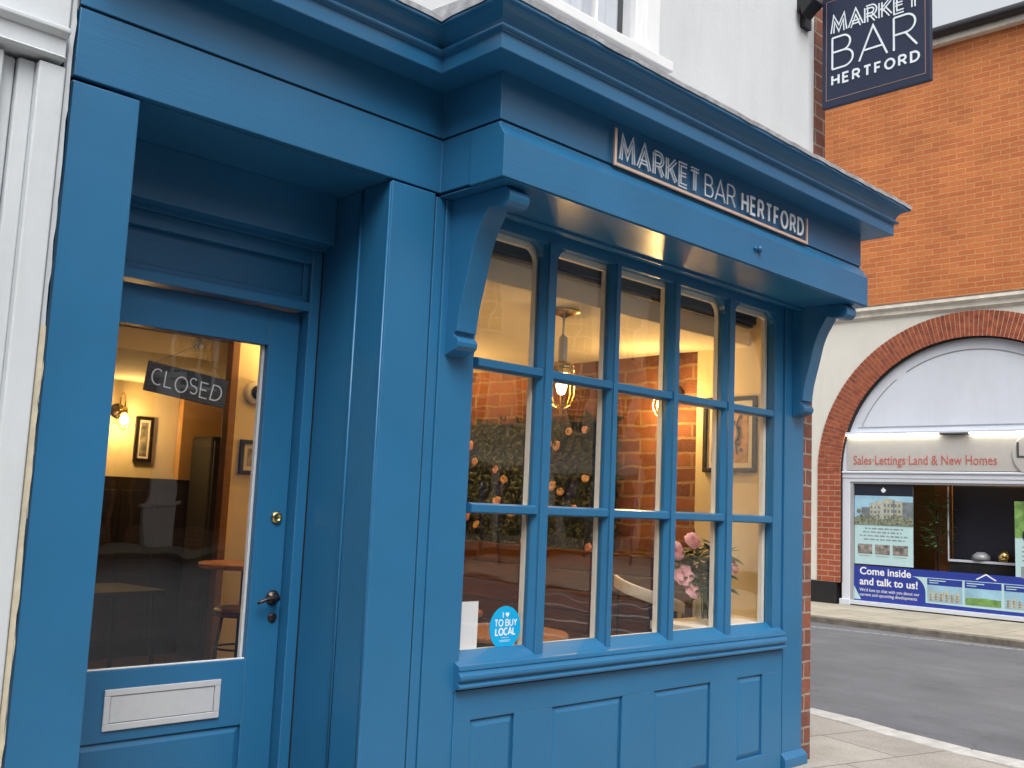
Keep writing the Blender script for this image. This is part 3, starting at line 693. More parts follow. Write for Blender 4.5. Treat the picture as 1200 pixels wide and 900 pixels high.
# upper sash window
U = bpy.data.objects.new('upper_window', None); COL.objects.link(U); U.parent = B
uf = MB().box(2.865, 2.985, -.005, .12, 3.86, 5.34).box(3.95, 4.07, -.005, .12, 3.86, 5.34).box(2.985, 3.95, -.005, .12, 5.24, 5.34)
uf.box(2.985, 3.95, .0, .1, 3.855, 3.90)
uf.box(3.885, 3.95, .012, .11, 3.90, 5.24).box(2.985, 3.05, .012, .11, 3.90, 5.24).box(3.05, 3.885, .02, .09, 3.90, 3.935)
for x in (3.315, 3.60): uf.box(x-.009, x+.009, .035, .075, 3.935, 5.24)
uf.box(3.05, 3.885, .03, .08, 4.60, 4.64)
uf.build('frame', M['white_paint'], U, .006)
MB().box(2.84, 4.09, -.085, .1, 3.80, 3.858).box(2.85, 4.08, -.05, .1, 3.775, 3.80).build('sill', M['white_paint'], U, .006)
MB().box(3.04, 3.89, .05, .054, 3.93, 5.25).build('glass', M['glass_up'], U)
cu = MB(); n = 60; base = len(cu.v)
for i in range(n+1):
    x = 2.98+.92*i/n; y = .16+.022*math.sin(i*1.05)+.01*math.sin(i*.37)
    cu.v += [(x, y, 3.86), (x, y, 5.3)]
for i in range(n): cu.f.append((base+2*i, base+2*i+2, base+2*i+3, base+2*i+1))
cu.build('curtain', M['curtain'], U, smooth=True)
MB().box(2.8, 4.1, .24, .26, 3.82, 5.32).build('window_lining', M['gap'], U)

# ------------------------------------------------------------------ the room inside
CZ = 2.54
MB().box(1.0, 5.46, .10, 5.5, -.02, .045).build('room_floor', M['floor_wood'], B)
MB().box(1.0, 2.86, .61, 5.5, CZ+.001, CZ+.05).box(2.86, 5.46, .29, 5.5, CZ, CZ+.05).box(2.86, 5.46, .285, .30, CZ, 2.78).box(1.0, 5.46, 3.3, 5.5, 2.385, CZ-.01).build('room_ceiling', M['ceiling'], B)
MB().box(2.84, 5.46, .09, .29, 2.775, 2.79).build('window_head', M['gap'], B)
MB().box(5.445, 5.459, .115, .685, 0, CZ+.2).build('plaster_pier', M['plaster_cream'], B)
MB().box(5.455, 5.4595, .68, 3.1, 0, CZ).build('brick_lining', M['int_brick'], B)
MB().box(5.285, 5.46, .06, .10, .83, 2.75).build('window_reveal', M['plaster_cream'], B)
MB().box(3.392, 5.455, 3.1, 3.15, .04, CZ).build('partition', M['plaster_cream'], B)
MB().box(3.335, 3.391, 3.085, 3.165, .04, CZ).build('partition_post', wood('tan door lining', (.11, .045, .018), (.17, .07, .03)), B, .004)
MB().box(1.0, 5.46, 5.3, 5.4, 1.56, CZ).build('back_wall', M['plaster_cream'], B)
MB().box(4.02, 5.45, 5.2, 5.29, 1.56, CZ).build('back_wall', M['orange_wall'], B)
bw = MB().box(1.0, 5.46, 5.22, 5.30, .04, 1.56)
for i in range(14): bw.box(1.05+i*.31, 1.32+i*.31, 5.205, 5.22, .2, 1.45)
bw.build('dado_panelling', M['dark_wood'], B, .005)
MB().box(.95, 1.07, .3, 5.4, 0, CZ).build('room_side_wall', M['plaster_cream'], B)
MB().box(1.07, 1.29, .47, .6, 0, CZ).box(2.60, 2.86, .222, .60, 0, CZ).build('inner_jamb', M['plaster_cream'], B)

def lamp_light(name, loc, w, r=.04, c=(1.0, .61, .21), parent=None):
    l = bpy.data.lights.new(name, 'POINT'); l.energy = w; l.color = c; l.shadow_soft_size = r
    o = bpy.data.objects.new(name, l); COL.objects.link(o); o.location = loc
    if parent is not None: o.parent = parent
    return o
def wall_lamp(loc, rz, label, w=14):
    t = thing('wall_lamp', label, 'wall lamp', loc, rz, 'swan neck wall lamps inside the bar')
    MB().lathe([(.065, 0), (.065, .006), (.05, .016), (.02, .024), (.012, .03)], (0, 0, 0), 'x', 20).build('wall_plate', M['bronze'], t, smooth=True)
    MB().tube([(.02, 0, 0), (.06, 0, .0)]+[(.10+.055*math.cos(R(a)), 0, .10+.075*math.sin(R(a))-.02) for a in range(230, -10, -30)]+[(.155, 0, .02)], .007, 8).build('swan_neck', M['brass'], t, smooth=True)
    MB().lathe([(.012, .03), (.024, .02), (.026, -.02), (.02, -.03)], (.155, 0, .0), 'z', 14).build('lamp_holder', M['brass'], t, smooth=True)
    MB().lathe([(.012, -.03), (.030, -.06), (.034, -.085), (.022, -.112), (.004, -.12)], (.155, 0, 0), 'z', 14).build('bulb', M['bulb'], t, smooth=True)
    cg = MB()
    for k_ in range(6):
        a = k_*math.pi/3; cg.tube([(.155+q_*math.cos(a), q_*math.sin(a), z) for q_, z in ((.026, -.02), (.055, -.05), (.06, -.10), (.035, -.15), (.004, -.165))], .0025, 5)
    cg.build('cage', M['brass'], t)
    lamp_light('lamp_glow', (.19, 0, -.09), w, .04, parent=t)
    return t
wall_lamp((5.45, .86, 2.25), math.pi, 'brass swan neck wall lamp on the brick wall beside the plaster pier', 20)
t = thing('added_uplighter', 'added brass cup uplighter on the cream partition, out of view, brightening the bar ceiling', 'wall lamp', (4.20, 3.098, 2.08))  # unseen lamp, added to brighten the ceiling behind the bay
MB().box(-.05, .05, -.012, 0, -.08, .08).tube([(0, -.01, 0), (0, -.07, -.02), (0, -.13, -.02)], .01, 8).build('wall_plate', M['brass'], t, .003)
MB().lathe([(.004, -.06), (.05, -.05), (.085, .02), (.10, .10), (.095, .10), (.08, .025), (.045, -.04), (.004, -.048)], (0, -.14, 0), 'z', 24).build('cup_shade', M['brass'], t, smooth=True)
MB().lathe([(.02, -.03), (.035, .0), (.03, .04), (.004, .05)], (0, -.14, 0), 'z', 14).build('bulb', M['bulb'], t, smooth=True)
lamp_light('lamp_glow', (0, -.14, .075), 140, .03, parent=t)
wall_lamp((3.47, 5.298, 2.12), -math.pi/2, 'glowing swan neck wall lamp beside the slim picture, seen through the door', 16)

t = thing('pendant_lamp', 'caged brass pendant lamp hanging from the ceiling in the bar window', 'pendant lamp', (3.93, .50, CZ))
MB().lathe([(.085, 0), (.09, -.004), (.085, -.014), (.03, -.03), (.012, -.04)], (0, 0, 0), 'z', 24).build('ceiling_rose', M['brass'], t, smooth=True)
MB().tube([(0, 0, -.03), (0, 0, -.14)], .007, 8).lathe([(.01, -.14), (.022, -.15), (.026, -.17), (.026, -.27), (.03, -.29)], (0, 0, 0), 'z', 16).build('stem', M['satin'], t, smooth=True)
MB().lathe([(.03, -.285), (.055, -.295), (.066, -.31), (.068, -.352), (.05, -.354)], (0, 0, 0), 'z', 20).build('gallery', M['brass'], t, smooth=True)
MB().lathe([(.058, -.335), (.062, -.40), (.062, -.46), (.045, -.515), (.01, -.53)], (0, 0, 0), 'z', 20).build('lamp_glass', M['lampglass'], t, smooth=True)
MB().lathe([(.012, -.35), (.026, -.38), (.030, -.42), (.02, -.46), (.004, -.47)], (0, 0, 0), 'z', 14).build('bulb', M['bulb'], t, smooth=True)
cg = MB()
for k_ in range(8):
    a = k_*math.pi/4; cg.tube([(q_*math.cos(a), q_*math.sin(a), z) for q_, z in ((.066, -.33), (.072, -.40), (.07, -.47), (.05, -.525), (.008, -.55))], .004, 6)
cg.lathe([(.004, -.545), (.010, -.555), (.006, -.58)], (0, 0, 0), 'z', 10); cg.build('cage', M['brass'], t)
lamp_light('lamp_glow', (0, 0, -.42), 10, .05, parent=t)
# pictures
def picture(loc, rz, w, h, label, inner, frame='black', mw=.05):
    t = thing('picture_frame', label, 'picture', loc, rz, 'framed pictures in the bar')
    f = .028
    MB().box(-w/2, w/2, -.025, 0, -h/2, -h/2+f).box(-w/2, w/2, -.025, 0, h/2-f, h/2).box(-w/2, -w/2+f, -.0245, 0, -h/2+f, h/2-f).box(w/2-f, w/2, -.0245, 0, -h/2+f, h/2-f).build('frame', M[frame], t, .002)
    MB().box(-w/2+f, w/2-f, -.012, -.002, -h/2+f, h/2-f).build('mount', M['mount'], t)
    MB().box(-w/2+f+mw, w/2-f-mw, -.0145, -.012, -h/2+f+mw, h/2-f-mw).build('print', M[inner], t)
    return t
pc = picture((5.443, .415, 1.973), -math.pi/2, .40, .485, 'black framed brown print with a white mount on the cream pier', 'picture', 'black', .035)
tw = MB().tube([(.06, -.016, -.13), (.045, -.016, -.05), (.07, -.016, .0), (.05, -.016, .06), (.075, -.016, .12)], [.004, .007, .012, .008, .003], 6)
for i in range(7): tw.blob((.06+random.uniform(-.03, .03), -.016, -.1+i*.035), .014, i, 8, 5, .3, (1, .12, 1))
tw.build('painted_sprig', M['darktext'], pc)
picture((3.715, 5.295, 1.895), 0, .16, .39, 'slim pale framed poster beside the glowing wall lamp', 'photo', 'bronze', .02)
picture((3.530, 3.095, 1.715), 0, .17, .24, 'small black framed photograph of people on the cream partition', 'photo', 'black', .03)

# floral panel
t = thing('flower_wall', 'dark green artificial leaf wall panel dotted with peach roses', 'flower wall', (5.45, 0, 0))
MB().box(-.03, .0, 1.36, 3.05, .98, 2.10).build('backing', M['leaf_dark'], t)
fo = MB(); rn = random.Random(5)
for i in range(2600):
    y, z = rn.uniform(1.32, 3.06), rn.uniform(.95, 2.13)
    a = rn.uniform(0, 6.28)
    fo.leaf((-.03-rn.uniform(0, .03), y, z), (-.5*rn.random(), math.cos(a), math.sin(a)), (-1, .2*rn.random(), .3), rn.uniform(.04, .09), rn.uniform(.02, .04))
fo.build('foliage', M['leaf_dark'], t)
spots = [(2.86, 1.93), (2.92, 1.86), (2.80, 1.80), (2.55, 1.74), (2.45, 1.66), (2.52, 1.49), (2.86, 1.36), (2.75, 1.30), (2.35, 1.40), (1.98, 1.93), (1.90, 1.92), (1.78, 2.02), (1.62, 2.03), (1.93, 1.62), (1.84, 1.58), (1.70, 1.46), (1.60, 1.68), (1.45, 2.05), (1.42, 1.3), (2.2, 1.2), (2.15, 2.0), (1.55, 1.18)]
for i, (y, z) in enumerate(spots):
    MB().rose((-.07, y, z), rn.uniform(.024, .040), (-1, rn.uniform(-.3, .3), rn.uniform(-.2, .4)), i).build('blossom', M['petal_peach'] if i % 3 else M['petal_pink'], t, smooth=True)
# banquette, tables, stools
t = thing('banquette', 'teal upholstered banquette with red brown boarded back along the brick wall', 'bench seat', (0, 0, 0))
bb_ = MB()
for i in range(6): bb_.box(5.36-.004*(i % 2), 5.44, .70, 3.05, .30+i*.145, .440+i*.145)
bb_.build('back_board', M['red_wood'], t, .006)
MB().box(4.86, 5.35, .95, 3.05, .40, .52).build('seat', M['teal'], t, .03, seg=3)
MB().box(4.90, 5.325, .97, 3.03, .045, .40).build('base', M['red_wood'], t, .005)
def round_table(x, y, zt, r, label):
    t = thing('round_table', label, 'table', (x, y, .045), 0, 'round wooden bar tables')
    z = zt-.045
    MB().lathe([(r-.01, z-.032), (r, z-.026), (r, z-.006), (r-.006, z), (.01, z)], (0, 0, 0), 'z', 48).build('tabletop', M['table_wood'], t)
    MB().lathe([(.03, .03), (.03, z-.035)], (0, 0, 0), 'z', 14).lathe([(.12, z-.045), (.12, z-.035)], (0, 0, 0), 'z', 16).build('column', M['iron'], t, smooth=False)
    MB().lathe([(.24, 0), (.24, .012), (.2, .02), (.03, .035)], (0, 0, 0), 'z', 30).build('base', M['iron'], t)
    return t
round_table(4.02, .95, .75, .36, 'round orange wood table just inside the bar window behind the blue sticker')
round_table(4.30, 1.95, .76, .34, 'round orange wood table beside the teal banquette')
round_table(3.30, 2.62, 1.02, .30, 'tall round wooden table by the partition, seen through the door')
def stool(x, y, h, rz, label):
    t = thing('bar_stool', label, 'stool', (x, y, .045), rz, 'wooden topped bar stools')
    MB().lathe([(.15, h-.05), (.165, h-.04), (.165, h-.012), (.15, h), (.01, h-.006)], (0, 0, 0), 'z', 28).build('seat', M['red_wood'], t)
    for k_ in range(4):
        a = math.pi/4+k_*math.pi/2; MB().tube([(.11*math.cos(a), .11*math.sin(a), h-.045), (.19*math.cos(a), .19*math.sin(a), 0)], .011, 8).build('leg', M['iron'], t)
    rg = MB()
    for zz, rad in ((.25, .165), (.48, .14)):
        rg.tube([(rad*math.cos(R(a)), rad*math.sin(R(a)), zz) for a in range(0, 361, 15)], .007, 6)
    rg.build('footrest', M['iron'], t)
    return t
stool(3.17, 2.42, .72, .2, 'red wood topped bar stool under the tall round table')
stool(2.28, 3.1, .70, .5, 'dark bar stool standing alone in the middle of the bar floor')
t = thing('long_table', 'long low dark table with slim legs across the bar floor', 'table', (2.55, 4.0, .045), R(8))
MB().box(-.75, .75, -.32, .32, .66, .70).build('tabletop', M['black'], t, .004)
for sx in (-.68, .68):
    for sy in (-.26, .26): MB().tube([(sx, sy, .66), (sx*1.03, sy*1.05, 0)], .018, 8).build('leg', M['iron'], t)
t = thing('black_cabinet', 'tall black cabinet standing against the tan back wall', 'cabinet', (4.28, 5.0, .045))
MB().box(-.17, .16, -.2, .18, .08, 1.90).build('body', M['black'], t, .03, seg=3)
MB().box(-.15, .14, -.225, -.2, .12, 1.86).build('door', M['black'], t, .008)
MB().lathe([(.022, 0), (.022, -.012), (.006, -.014)], (.11, -.225, 1.82), 'y', 14).build('knob', M['chrome'], t)
MB().box(-.16, .15, -.19, .16, 0, .08).build('plinth', M['black'], t)
t = thing('security_camera', 'white dome security camera high on the cream partition', 'camera', (3.53, 3.098, 2.17))
MB().lathe([(.085, 0), (.085, -.035), (.07, -.045)], (0, 0, 0), 'y', 20).build('housing', M['white_paint'], t, smooth=True)
MB().lathe([(.05, -.045), (.047, -.07), (.03, -.09), (.005, -.095)], (0, 0, 0), 'y', 20).build('dome', M['black'], t, smooth=True)
# tub chair by the window
t = thing('tub_chair', 'small chair with a pale curved back strip just inside the bar window', 'chair', (5.02, .72, .045))
cb_ = MB(); n_ = 14; b0 = len(cb_.v)
for i in range(n_+1):
    a = R(150+190*i/n_); r_ = .23; zl = .99-.20*i/n_
    for q_, zz in ((r_, zl-.045), (r_, zl+.03), (r_-.022, zl+.03), (r_-.022, zl-.045)): cb_.v.append((q_*math.cos(a), q_*math.sin(a), zz))
for i in range(n_):
    for k_ in range(4): a = b0+4*i+k_; b = b0+4*i+(k_+1) % 4; cb_.f.append((a, b, b+4, a+4))
cb_.f += [(b0, b0+1, b0+2, b0+3), tuple(b0+4*n_+k_ for k_ in (3, 2, 1, 0))]
cb_.build('back_strip', M['mount'], t, .006)
MB().lathe([(.2, .40), (.225, .42), (.225, .45), (.2, .47), (.01, .475)], (0, 0, 0), 'z', 28).build('seat', M['teal'], t)
for a in (160, 220, 270, 330): MB().tube([(.21*math.cos(R(a)), .21*math.sin(R(a)), .44), (.217*math.cos(R(a)), .217*math.sin(R(a)), .955-.20*(a-150)/190)], .009, 8).build('spindle', M['iron'], t)
for a in (45, 135, 225, 315): MB().tube([(.16*math.cos(R(a)), .16*math.sin(R(a)), .41), (.21*math.cos(R(a)), .21*math.sin(R(a)), 0)], .012, 8).build('leg', M['iron'], t)
# blind
t = thing('roller_blind', 'dark rolled up blind along the head of the bar window', 'blind', (0, 0, 0))
MB().box(2.90, 5.275, .125, .20, 2.632, 2.76).build('cassette', M['black'], t, .01)
MB().box(2.92, 5.255, .14, .185, 2.612, 2.632).build('bottom_bar', M['black'], t, .004)
# vase of flowers on the window board
VX, VY, VZ = 4.975, .26, .838
t = thing('flower_vase', 'clear glass vase of pink roses and greenery on the window board', 'vase', (VX, VY, VZ))
MB().lathe([(.045, 0), (.055, .004), (.058, .06), (.048, .14), (.036, .20), (.045, .245), (.043, .246), (.033, .20), (.044, .14), (.053, .06), (.05, .012), (.005, .011)], (0, 0, 0), 'z', 28).build('vase', M['vase'], t, smooth=True)
stm = MB(); lv = MB(); rn = random.Random(11); heads = []
specs = [(-.26, -.02, .27), (-.10, .03, .47), (-.31, .0, .40), (.24, .0, .33), (.05, -.02, .50), (-.21, -.05, .18), (.27, .03, .42), (-.20, -.04, .46), (.0, -.06, .37), (-.06, .05, .54), (-.16, .02, .36), (.18, -.03, .22)]
for i, (dx, dy, h) in enumerate(specs):
    p0 = (rn.uniform(-.025, .025), rn.uniform(-.025, .025), .015); pts_ = [p0, (dx*.15, dy*.15, .2), (dx*.55, dy*.6, .2+(h-.2)*.6), (dx, dy, h)]
    stm.tube(pts_, .0032, 6)
    for k_ in range(18):
        f_ = rn.uniform(.25, 1); a = rn.uniform(0, 6.28)
        x = dx*f_; y = dy*f_; z = .2+(h-.2)*f_-.02
        lv.leaf((x, y, z), (math.cos(a), math.sin(a), rn.uniform(-.5, .7)), (0, 0, 1), rn.uniform(.08, .15), rn.uniform(.032, .060))
for k_ in range(22):
    a = rn.uniform(0, 6.28); lv.leaf((0, 0, .22), (math.cos(a), math.sin(a)*.6, rn.uniform(-.5, .4)), (0, 0, 1), rn.uniform(.1, .17), .02)
stm.build('stems', M['leaf'], t); lv.build('leaves', M['leaf'], t)
for i in (0, 2, 3, 5, 7):
    dx, dy, h = specs[i]; MB().rose((dx, dy-.01, h+.012), (.066, 0, .056, .072, 0, .046, 0, .05)[i], (dx*.8, -.8, .5), 40+i).build('rose', M['petal_pink'], t, smooth=True)
# paper and sticker in the first pane
t = thing('paper_card', 'blank white card propped inside the lower left corner of the bar window', 'card', (2.952, .094, .830))
MB().box(-.075, .066, 0, .003, 0, .205).build('card', M['paper'], t)
MB().box(-.02, .02, .003, .05, 0, .004).prism([(.004, 0), (.05, 0), (.004, .1)], 'x', -.01, -.006).build('strut', M['paper'], t)
bc = (3.147, .0520, .919)
t = thing('round_sticker', 'round cyan sticker reading I love to buy local on the window glass', 'sticker', bc)
MB().lathe([(.0945, .0014), (.0945, -.0004), (.004, -.0004)], (0, 0, 0), 'y', 48).build('disc', M['cyan'], t)
lt = MB()
def st3(u, v, d): return (u, -.0006-d, v)
strokes(lt, 'TO', .027, lambda u, v, d: st3(-.065+u, .008+v, d), .0026, gap=.25, th=.0008)
strokes(lt, 'BUY', .027, lambda u, v, d: st3(.002+u, .008+v, d), .0026, gap=.25, th=.0008)
strokes(lt, 'LOCAL', .028, lambda u, v, d: st3(-.058+u, -.031+v, d), .0034, gap=.2, th=.0008)
strokes(lt, 'I', .024, lambda u, v, d: st3(-.016+u, .044+v, d), .0026, th=.0008)
hp = [(.010+.012*(16*math.sin(a)**3)/16, .057+.012*(13*math.cos(a)-5*math.cos(2*a)-2*math.cos(3*a)-math.cos(4*a))/16) for a in [2*math.pi*i/24 for i in range(24)]]
lt.prism(hp, 'y', -.0014, -.0006)
for zz, ww in ((-.044, .022), (-.055, .036), (-.0605, .03)): lt.box(-ww, ww, -.0013, -.0006, zz-.0008, zz+.0008)
lt.build('lettering', M['letter'], t)

# closed sign
t = thing('closed_sign', 'dark slate sign chalked CLOSED hanging crooked inside the door glass', 'sign', (1.832, .615, 1.889)); t.rotation_euler = (0, R(6.5), 0)
MB().box(-.176, .176, -.006, .006, -.060, .060).build('board', M['slate'], t, .003)
cl = MB(); rs_ = random.getstate(); random.seed(3)
strokes(cl, 'CLOSED', .062, lambda u, v, d: (-.152+u, -.0065-d, -.028+v-u*.03), .0026, gap=.25, th=.001, width=.30, wob=.10); random.setstate(rs_)
cl.build('lettering', M['chalk'], t)
MB().tube([(-.15, -.001, .058), (.004, -.012, .166), (.15, -.001, .058)], .0009, 5).build('cord', M['bronze'], t)
t = thing('suction_hook', 'clear suction hook on the door glass above the closed sign', 'hook', (1.846, d0+.027, 2.058))
MB().lathe([(.026, 0), (.022, .006), (.010, .012), (.004, .014)], (0, 0, 0), 'y', 20).build('cup', M['vase'], t, smooth=True)
MB().tube([(0, .012, 0), (0, .026, -.004), (0, .03, -.016), (0, .036, -.012)], .003, 6).build('hook', M['chrome'], t)

# ------------------------------------------------------------------ lettering on the frieze
t = thing('fascia_sign', 'raised white lettering MARKET BAR HERTFORD with a copper trim on the blue frieze', 'sign', (0, -.36, 0))
MB().box(3.284, 3.300, -.024, -.012, 2.999, 3.175).box(4.970, 4.982, -.024, -.012, 3.015, 3.15).box(3.300, 4.982, -.025, -.012, 2.999, 3.015).build('trim', M['copper'], t, .003)
def fs(u, v, d): return (u, -.012-d, v)
l1 = MB(); strokes(l1, 'MARKET', .104, lambda u, v, d: fs(3.335+u, 3.040+v, d), .0029, (-.0080, .0080), gap=.34, th=.005, width=.60)
l1.build('lettering', M['letter'], t)
l1 = MB(); strokes(l1, 'BAR', .108, lambda u, v, d: fs(3.992+u, 3.040+v, d), .0034, gap=.22, th=.005, width=.265); l1.build('lettering', M['letter'], t)
l1 = MB(); strokes(l1, 'HERTFORD', .090, lambda u, v, d: fs(4.325+u, 3.044+v, d), .0072, gap=.46, th=.005, width=.615); l1.build('lettering', M['letter'], t)

# hanging sign
SX = 5.665
t = thing('hanging_sign', 'square navy hanging sign reading MARKET BAR HERTFORD on an iron bracket', 'sign', (SX, 0, 0))
sy0, sy1, sz0, sz1 = -.09, -.797, 4.095, 4.86
MB().box(0, .035, sy1, sy0, sz0, sz1).build('board', M['navy'], t, .003)
b_ = .028
bd = MB()
for (ya, yb, za, zb) in ((sy0-b_, sy1+b_, sz0+.045, sz0+.049), (sy0-b_, sy1+b_, sz1-.049, sz1-.045)): bd.box(-.002, 0, yb, ya, za, zb)
bd.box(-.002, 0, sy0-b_-.004, sy0-b_, sz0+.049, sz1-.049).box(-.002, 0, sy1+b_, sy1+b_+.004, sz0+.049, sz1-.049)
bd.build('border', M['copper_dull'], t)
hs_ = lambda oy, oz: (lambda u, v, d: (-.001-d, oy-u, oz+v))
a0 = -.163; wd = .565
l1 = MB(); strokes(l1, 'MARKET', .098, hs_(a0, 4.588), .0042, (-.0095, .0095), gap=.32, th=.003, width=wd); l1.build('lettering', M['letter'], t)
l1 = MB(); strokes(l1, 'BAR', .212, hs_(a0, 4.343), .0060, gap=.20, th=.003, width=wd-.01); l1.build('lettering', M['letter'], t)
l1 = MB(); strokes(l1, 'HERTFORD', .060, hs_(a0, 4.238), .0066, gap=.50, th=.003, width=wd); l1.build('lettering', M['letter'], t)
MB().tube([(.018, .02, 5.0), (.018, -.88, 5.0)], .014, 10).tube([(.018, .0, 4.78), (.018, -.05, 4.80), (.018, -.30, 4.99)], .010, 8).box(-.09, .0, -.012, .02, 4.66, 5.1).tube([(.018, -.16, 4.99), (.018, -.16, 4.90)], .007, 8).tube([(.018, -.70, 4.99), (.018, -.70, 4.90)], .007, 8).build('bracket', M['iron'], t)
t = thing('floodlight', 'small black floodlight on the white wall beside the hanging sign', 'light', (5.56, .02, 4.80))
MB().box(-.03, .03, -.02, 0, -.05, .08).tube([(0, -.02, 0), (0, -.10, .03)], .012, 8).build('bracket', M['iron'], t, .003)
MB().prism([(-.05, -.10), (-.14, -.02), (-.11, .06), (-.03, 0)], 'x', -.06, .06).build('housing', M['iron'], t, .006)

# ------------------------------------------------------------------ neighbour on the left
Nn = thing('white_shopfront', 'white painted neighbouring shopfront with old pilasters left of the blue door', 'building')
MB().box(-6, 1.04, .03, .3, 2.9, 9).box(-6, .90, .06, .3, 0, 2.9).build('wall', M['white_old'], Nn)
pl_ = MB().box(.955, 1.036, -.022, .2, 0, 2.775).box(1.036, 1.060, .018, .2, 0, 2.775).box(.905, .955, .01, .2, 0, 2.775).box(.86, .902, .03, .2, 0, 2.775)
pl_.box(.80, .858, -.008, .2, 0, 2.775).box(.76, .80, .03, .2, 0, 2.775)
pl_.build('pilaster', M['white_old'], Nn, .006, seg=3)
MB().box(-6, 1.028, -.03, .2, 2.79, 2.862).prism([(-.03, 2.862), (-.055, 2.876), (-.055, 2.892), (.1, 2.90), (.1, 2.862)], 'x', -6, 1.03).prism([(-.03, 2.79), (-.045, 2.797), (-.03, 2.806)], 'x', -6, 1.028).build('beam', M['white_old'], Nn, .004)
MB().box(-6, 1.036, -.012, .2, 2.902, 3.5).build('fascia', M['white_old'], Nn, .004)
for z_a, z_b, xe, nm, mt in ((0.0, 1.95, 1.062, 'sealant', 'caulk'), (1.95, 3.6, 1.058, 'sealant', 'white_old')):
    ck = MB(); rn = random.Random(9); zz = z_a; ring = []
    while zz < z_b:
        ring.append((zz, xe+rn.uniform(-.003, .003))); zz += rn.uniform(.02, .09)
    ring.append((z_b, xe))
    for z, e in ring: ck.v += [(1.038, .012, z), (1.043, -.006, z), (e, -.003+rn.uniform(-.001, .001), z), (e, .012, z)]
    for i in range(len(ring)-1):
        for q_ in range(3): a = 4*i+q_; ck.f.append((a, a+1, a+5, a+4))
    ck.build(nm, M[mt], Nn)
ck = MB(); rn = random.Random(21); zz = 0.0; ring = []
while zz < 2.75: ring.append((zz, 1.061+rn.uniform(-.004, .003))); zz += rn.uniform(.02, .1)
ring.append((2.75, 1.06))
for z, e in ring: ck.v += [(e, -.0042, z), (1.0705, .0025, z)]
for i in range(len(ring)-1): a = 2*i; ck.f.append((a, a+1, a+3, a+2))
ck.build('ragged_paint_edge', M['blue_dark'], B)

# ------------------------------------------------------------------ estate agent's across the side street (local x runs along its front, y into it)
E_ = thing('arched_building', 'orange brick building with a cream ground floor and brick arched shopfront across the road', 'building', EST, EROT)
AC, AZ, RI, RO = 2.69, 2.31, 2.24, 2.66
MB().box(-8, 14, 0, .4, 5.2, 9.68).build('brick_wall', M['est_brick'], E_)
def arc_pts(r_, n=48): return [(AC+r_*math.cos(math.pi*(1-i/n)), AZ+r_*math.sin(math.pi*(1-i/n))) for i in range(n+1)]
left = MB()
# render: strips between the arch and the cornice
ao = arc_pts(RO-.02)
for (xa, za), (xb, zb) in zip(ao, ao[1:]): left.prism([(xa, za), (xb, zb), (xb, 5.05), (xa, 5.05)], 'y', .004, .38)
left.box(-8, AC-RO+.02, .004, .38, .38, 5.05).box(AC+RO-.02, 14, .004, .38, .38, 5.05)
left.build('render_wall', M['cream_render'], E_)
ar = MB(); mo = MB(); nb = 104
for i in range(nb):
    a0_, a1_ = math.pi*(1-(i+.10)/nb), math.pi*(1-(i+.90)/nb)
    splits = ((RI, RI+.15), (RI+.158, RI+.30), (RI+.308, RO)) if i % 2 else ((RI, RI+.225), (RI+.235, RO))
    for ra, rb in splits:
        ar.prism([(AC+ra*math.cos(a0_), AZ+ra*math.sin(a0_)), (AC+rb*math.cos(a0_), AZ+rb*math.sin(a0_)), (AC+rb*math.cos(a1_), AZ+rb*math.sin(a1_)), (AC+ra*math.cos(a1_), AZ+ra*math.sin(a1_))], 'y', -.012, .3)
ai, ao = arc_pts(RI+.003), arc_pts(RO-.003)
for i in range(len(ai)-1): mo.prism([ai[i], ao[i], ao[i+1], ai[i+1]], 'y', -.006, .29)
mo.build('arch_mortar', plain('arch mortar', (.56, .36, .25), .9, var=.2), E_)
t_ = NT('arch brick'); co = t_.coord(); f_ = noise(t_, 9, 2, .5, co); 
mx_ = t_.node('ShaderNodeMixRGB', blend_type='MULTIPLY'); mx_.inputs['Fac'].default_value = .6
t_.link(ramp(t_, f_, (.22, .05, .025), (.40, .10, .04), .35, .65), mx_.inputs['Color1']); t_.link(ramp(t_, noise(t_, 60, 4, .7, co), (.5, .5, .5), (1.2, 1.2, 1.2), .3, .7), mx_.inputs['Color2'])
t_.link(mx_.outputs['Color'], t_.b.inputs['Base Color']); t_.b.inputs['Roughness'].default_value = .85
ar.build('brick_arch', t_.m, E_)
for xa in (AC-RO, AC+RI): MB().box(xa, xa+RO-RI, -.010, .3, .375, AZ).build('brick_pier', M['est_pier'], E_)
for xa, xb in ((-8, AC-RI-.05), (AC+RI+.05, 14)): MB().box(xa, xb, -.03, .3, 0, .375).build('plinth', M['black_gloss'], E_, .008)
MB().box(-8, 14, -.05, .2, 5.03, 5.10).prism([(-.05, 5.10), (-.11, 5.14), (-.11, 5.20), (.1, 5.20), (.1, 5.10)], 'x', -8, 14).prism([(0, 4.99), (-.03, 5.03), (0, 5.03)], 'x', -8, 14).build('string_course', M['cream_stone'], E_)
MB().prism([(-.115, 5.2), (-.115, 5.215), (.0, 5.24), (.0, 5.2)], 'x', -8, 14).build('course_capping', M['dirt_cap'], E_)
MB().box(-8, 14, -.14, .2, 9.68, 9.80).build('eaves_board', M['cream_stone'], E_, .01)
MB().tube([(-8, -.20, 9.87), (14, -.20, 9.87)], .09, 14).box(-8, 14, -.13, .1, 9.80, 9.95).build('gutter', M['gutter'], E_, smooth=True)
MB().prism([(-.1, 9.81), (9.9, 10.5), (9.9, 9.81)], 'x', -8, 14).build('roof', M['roof'], E_)
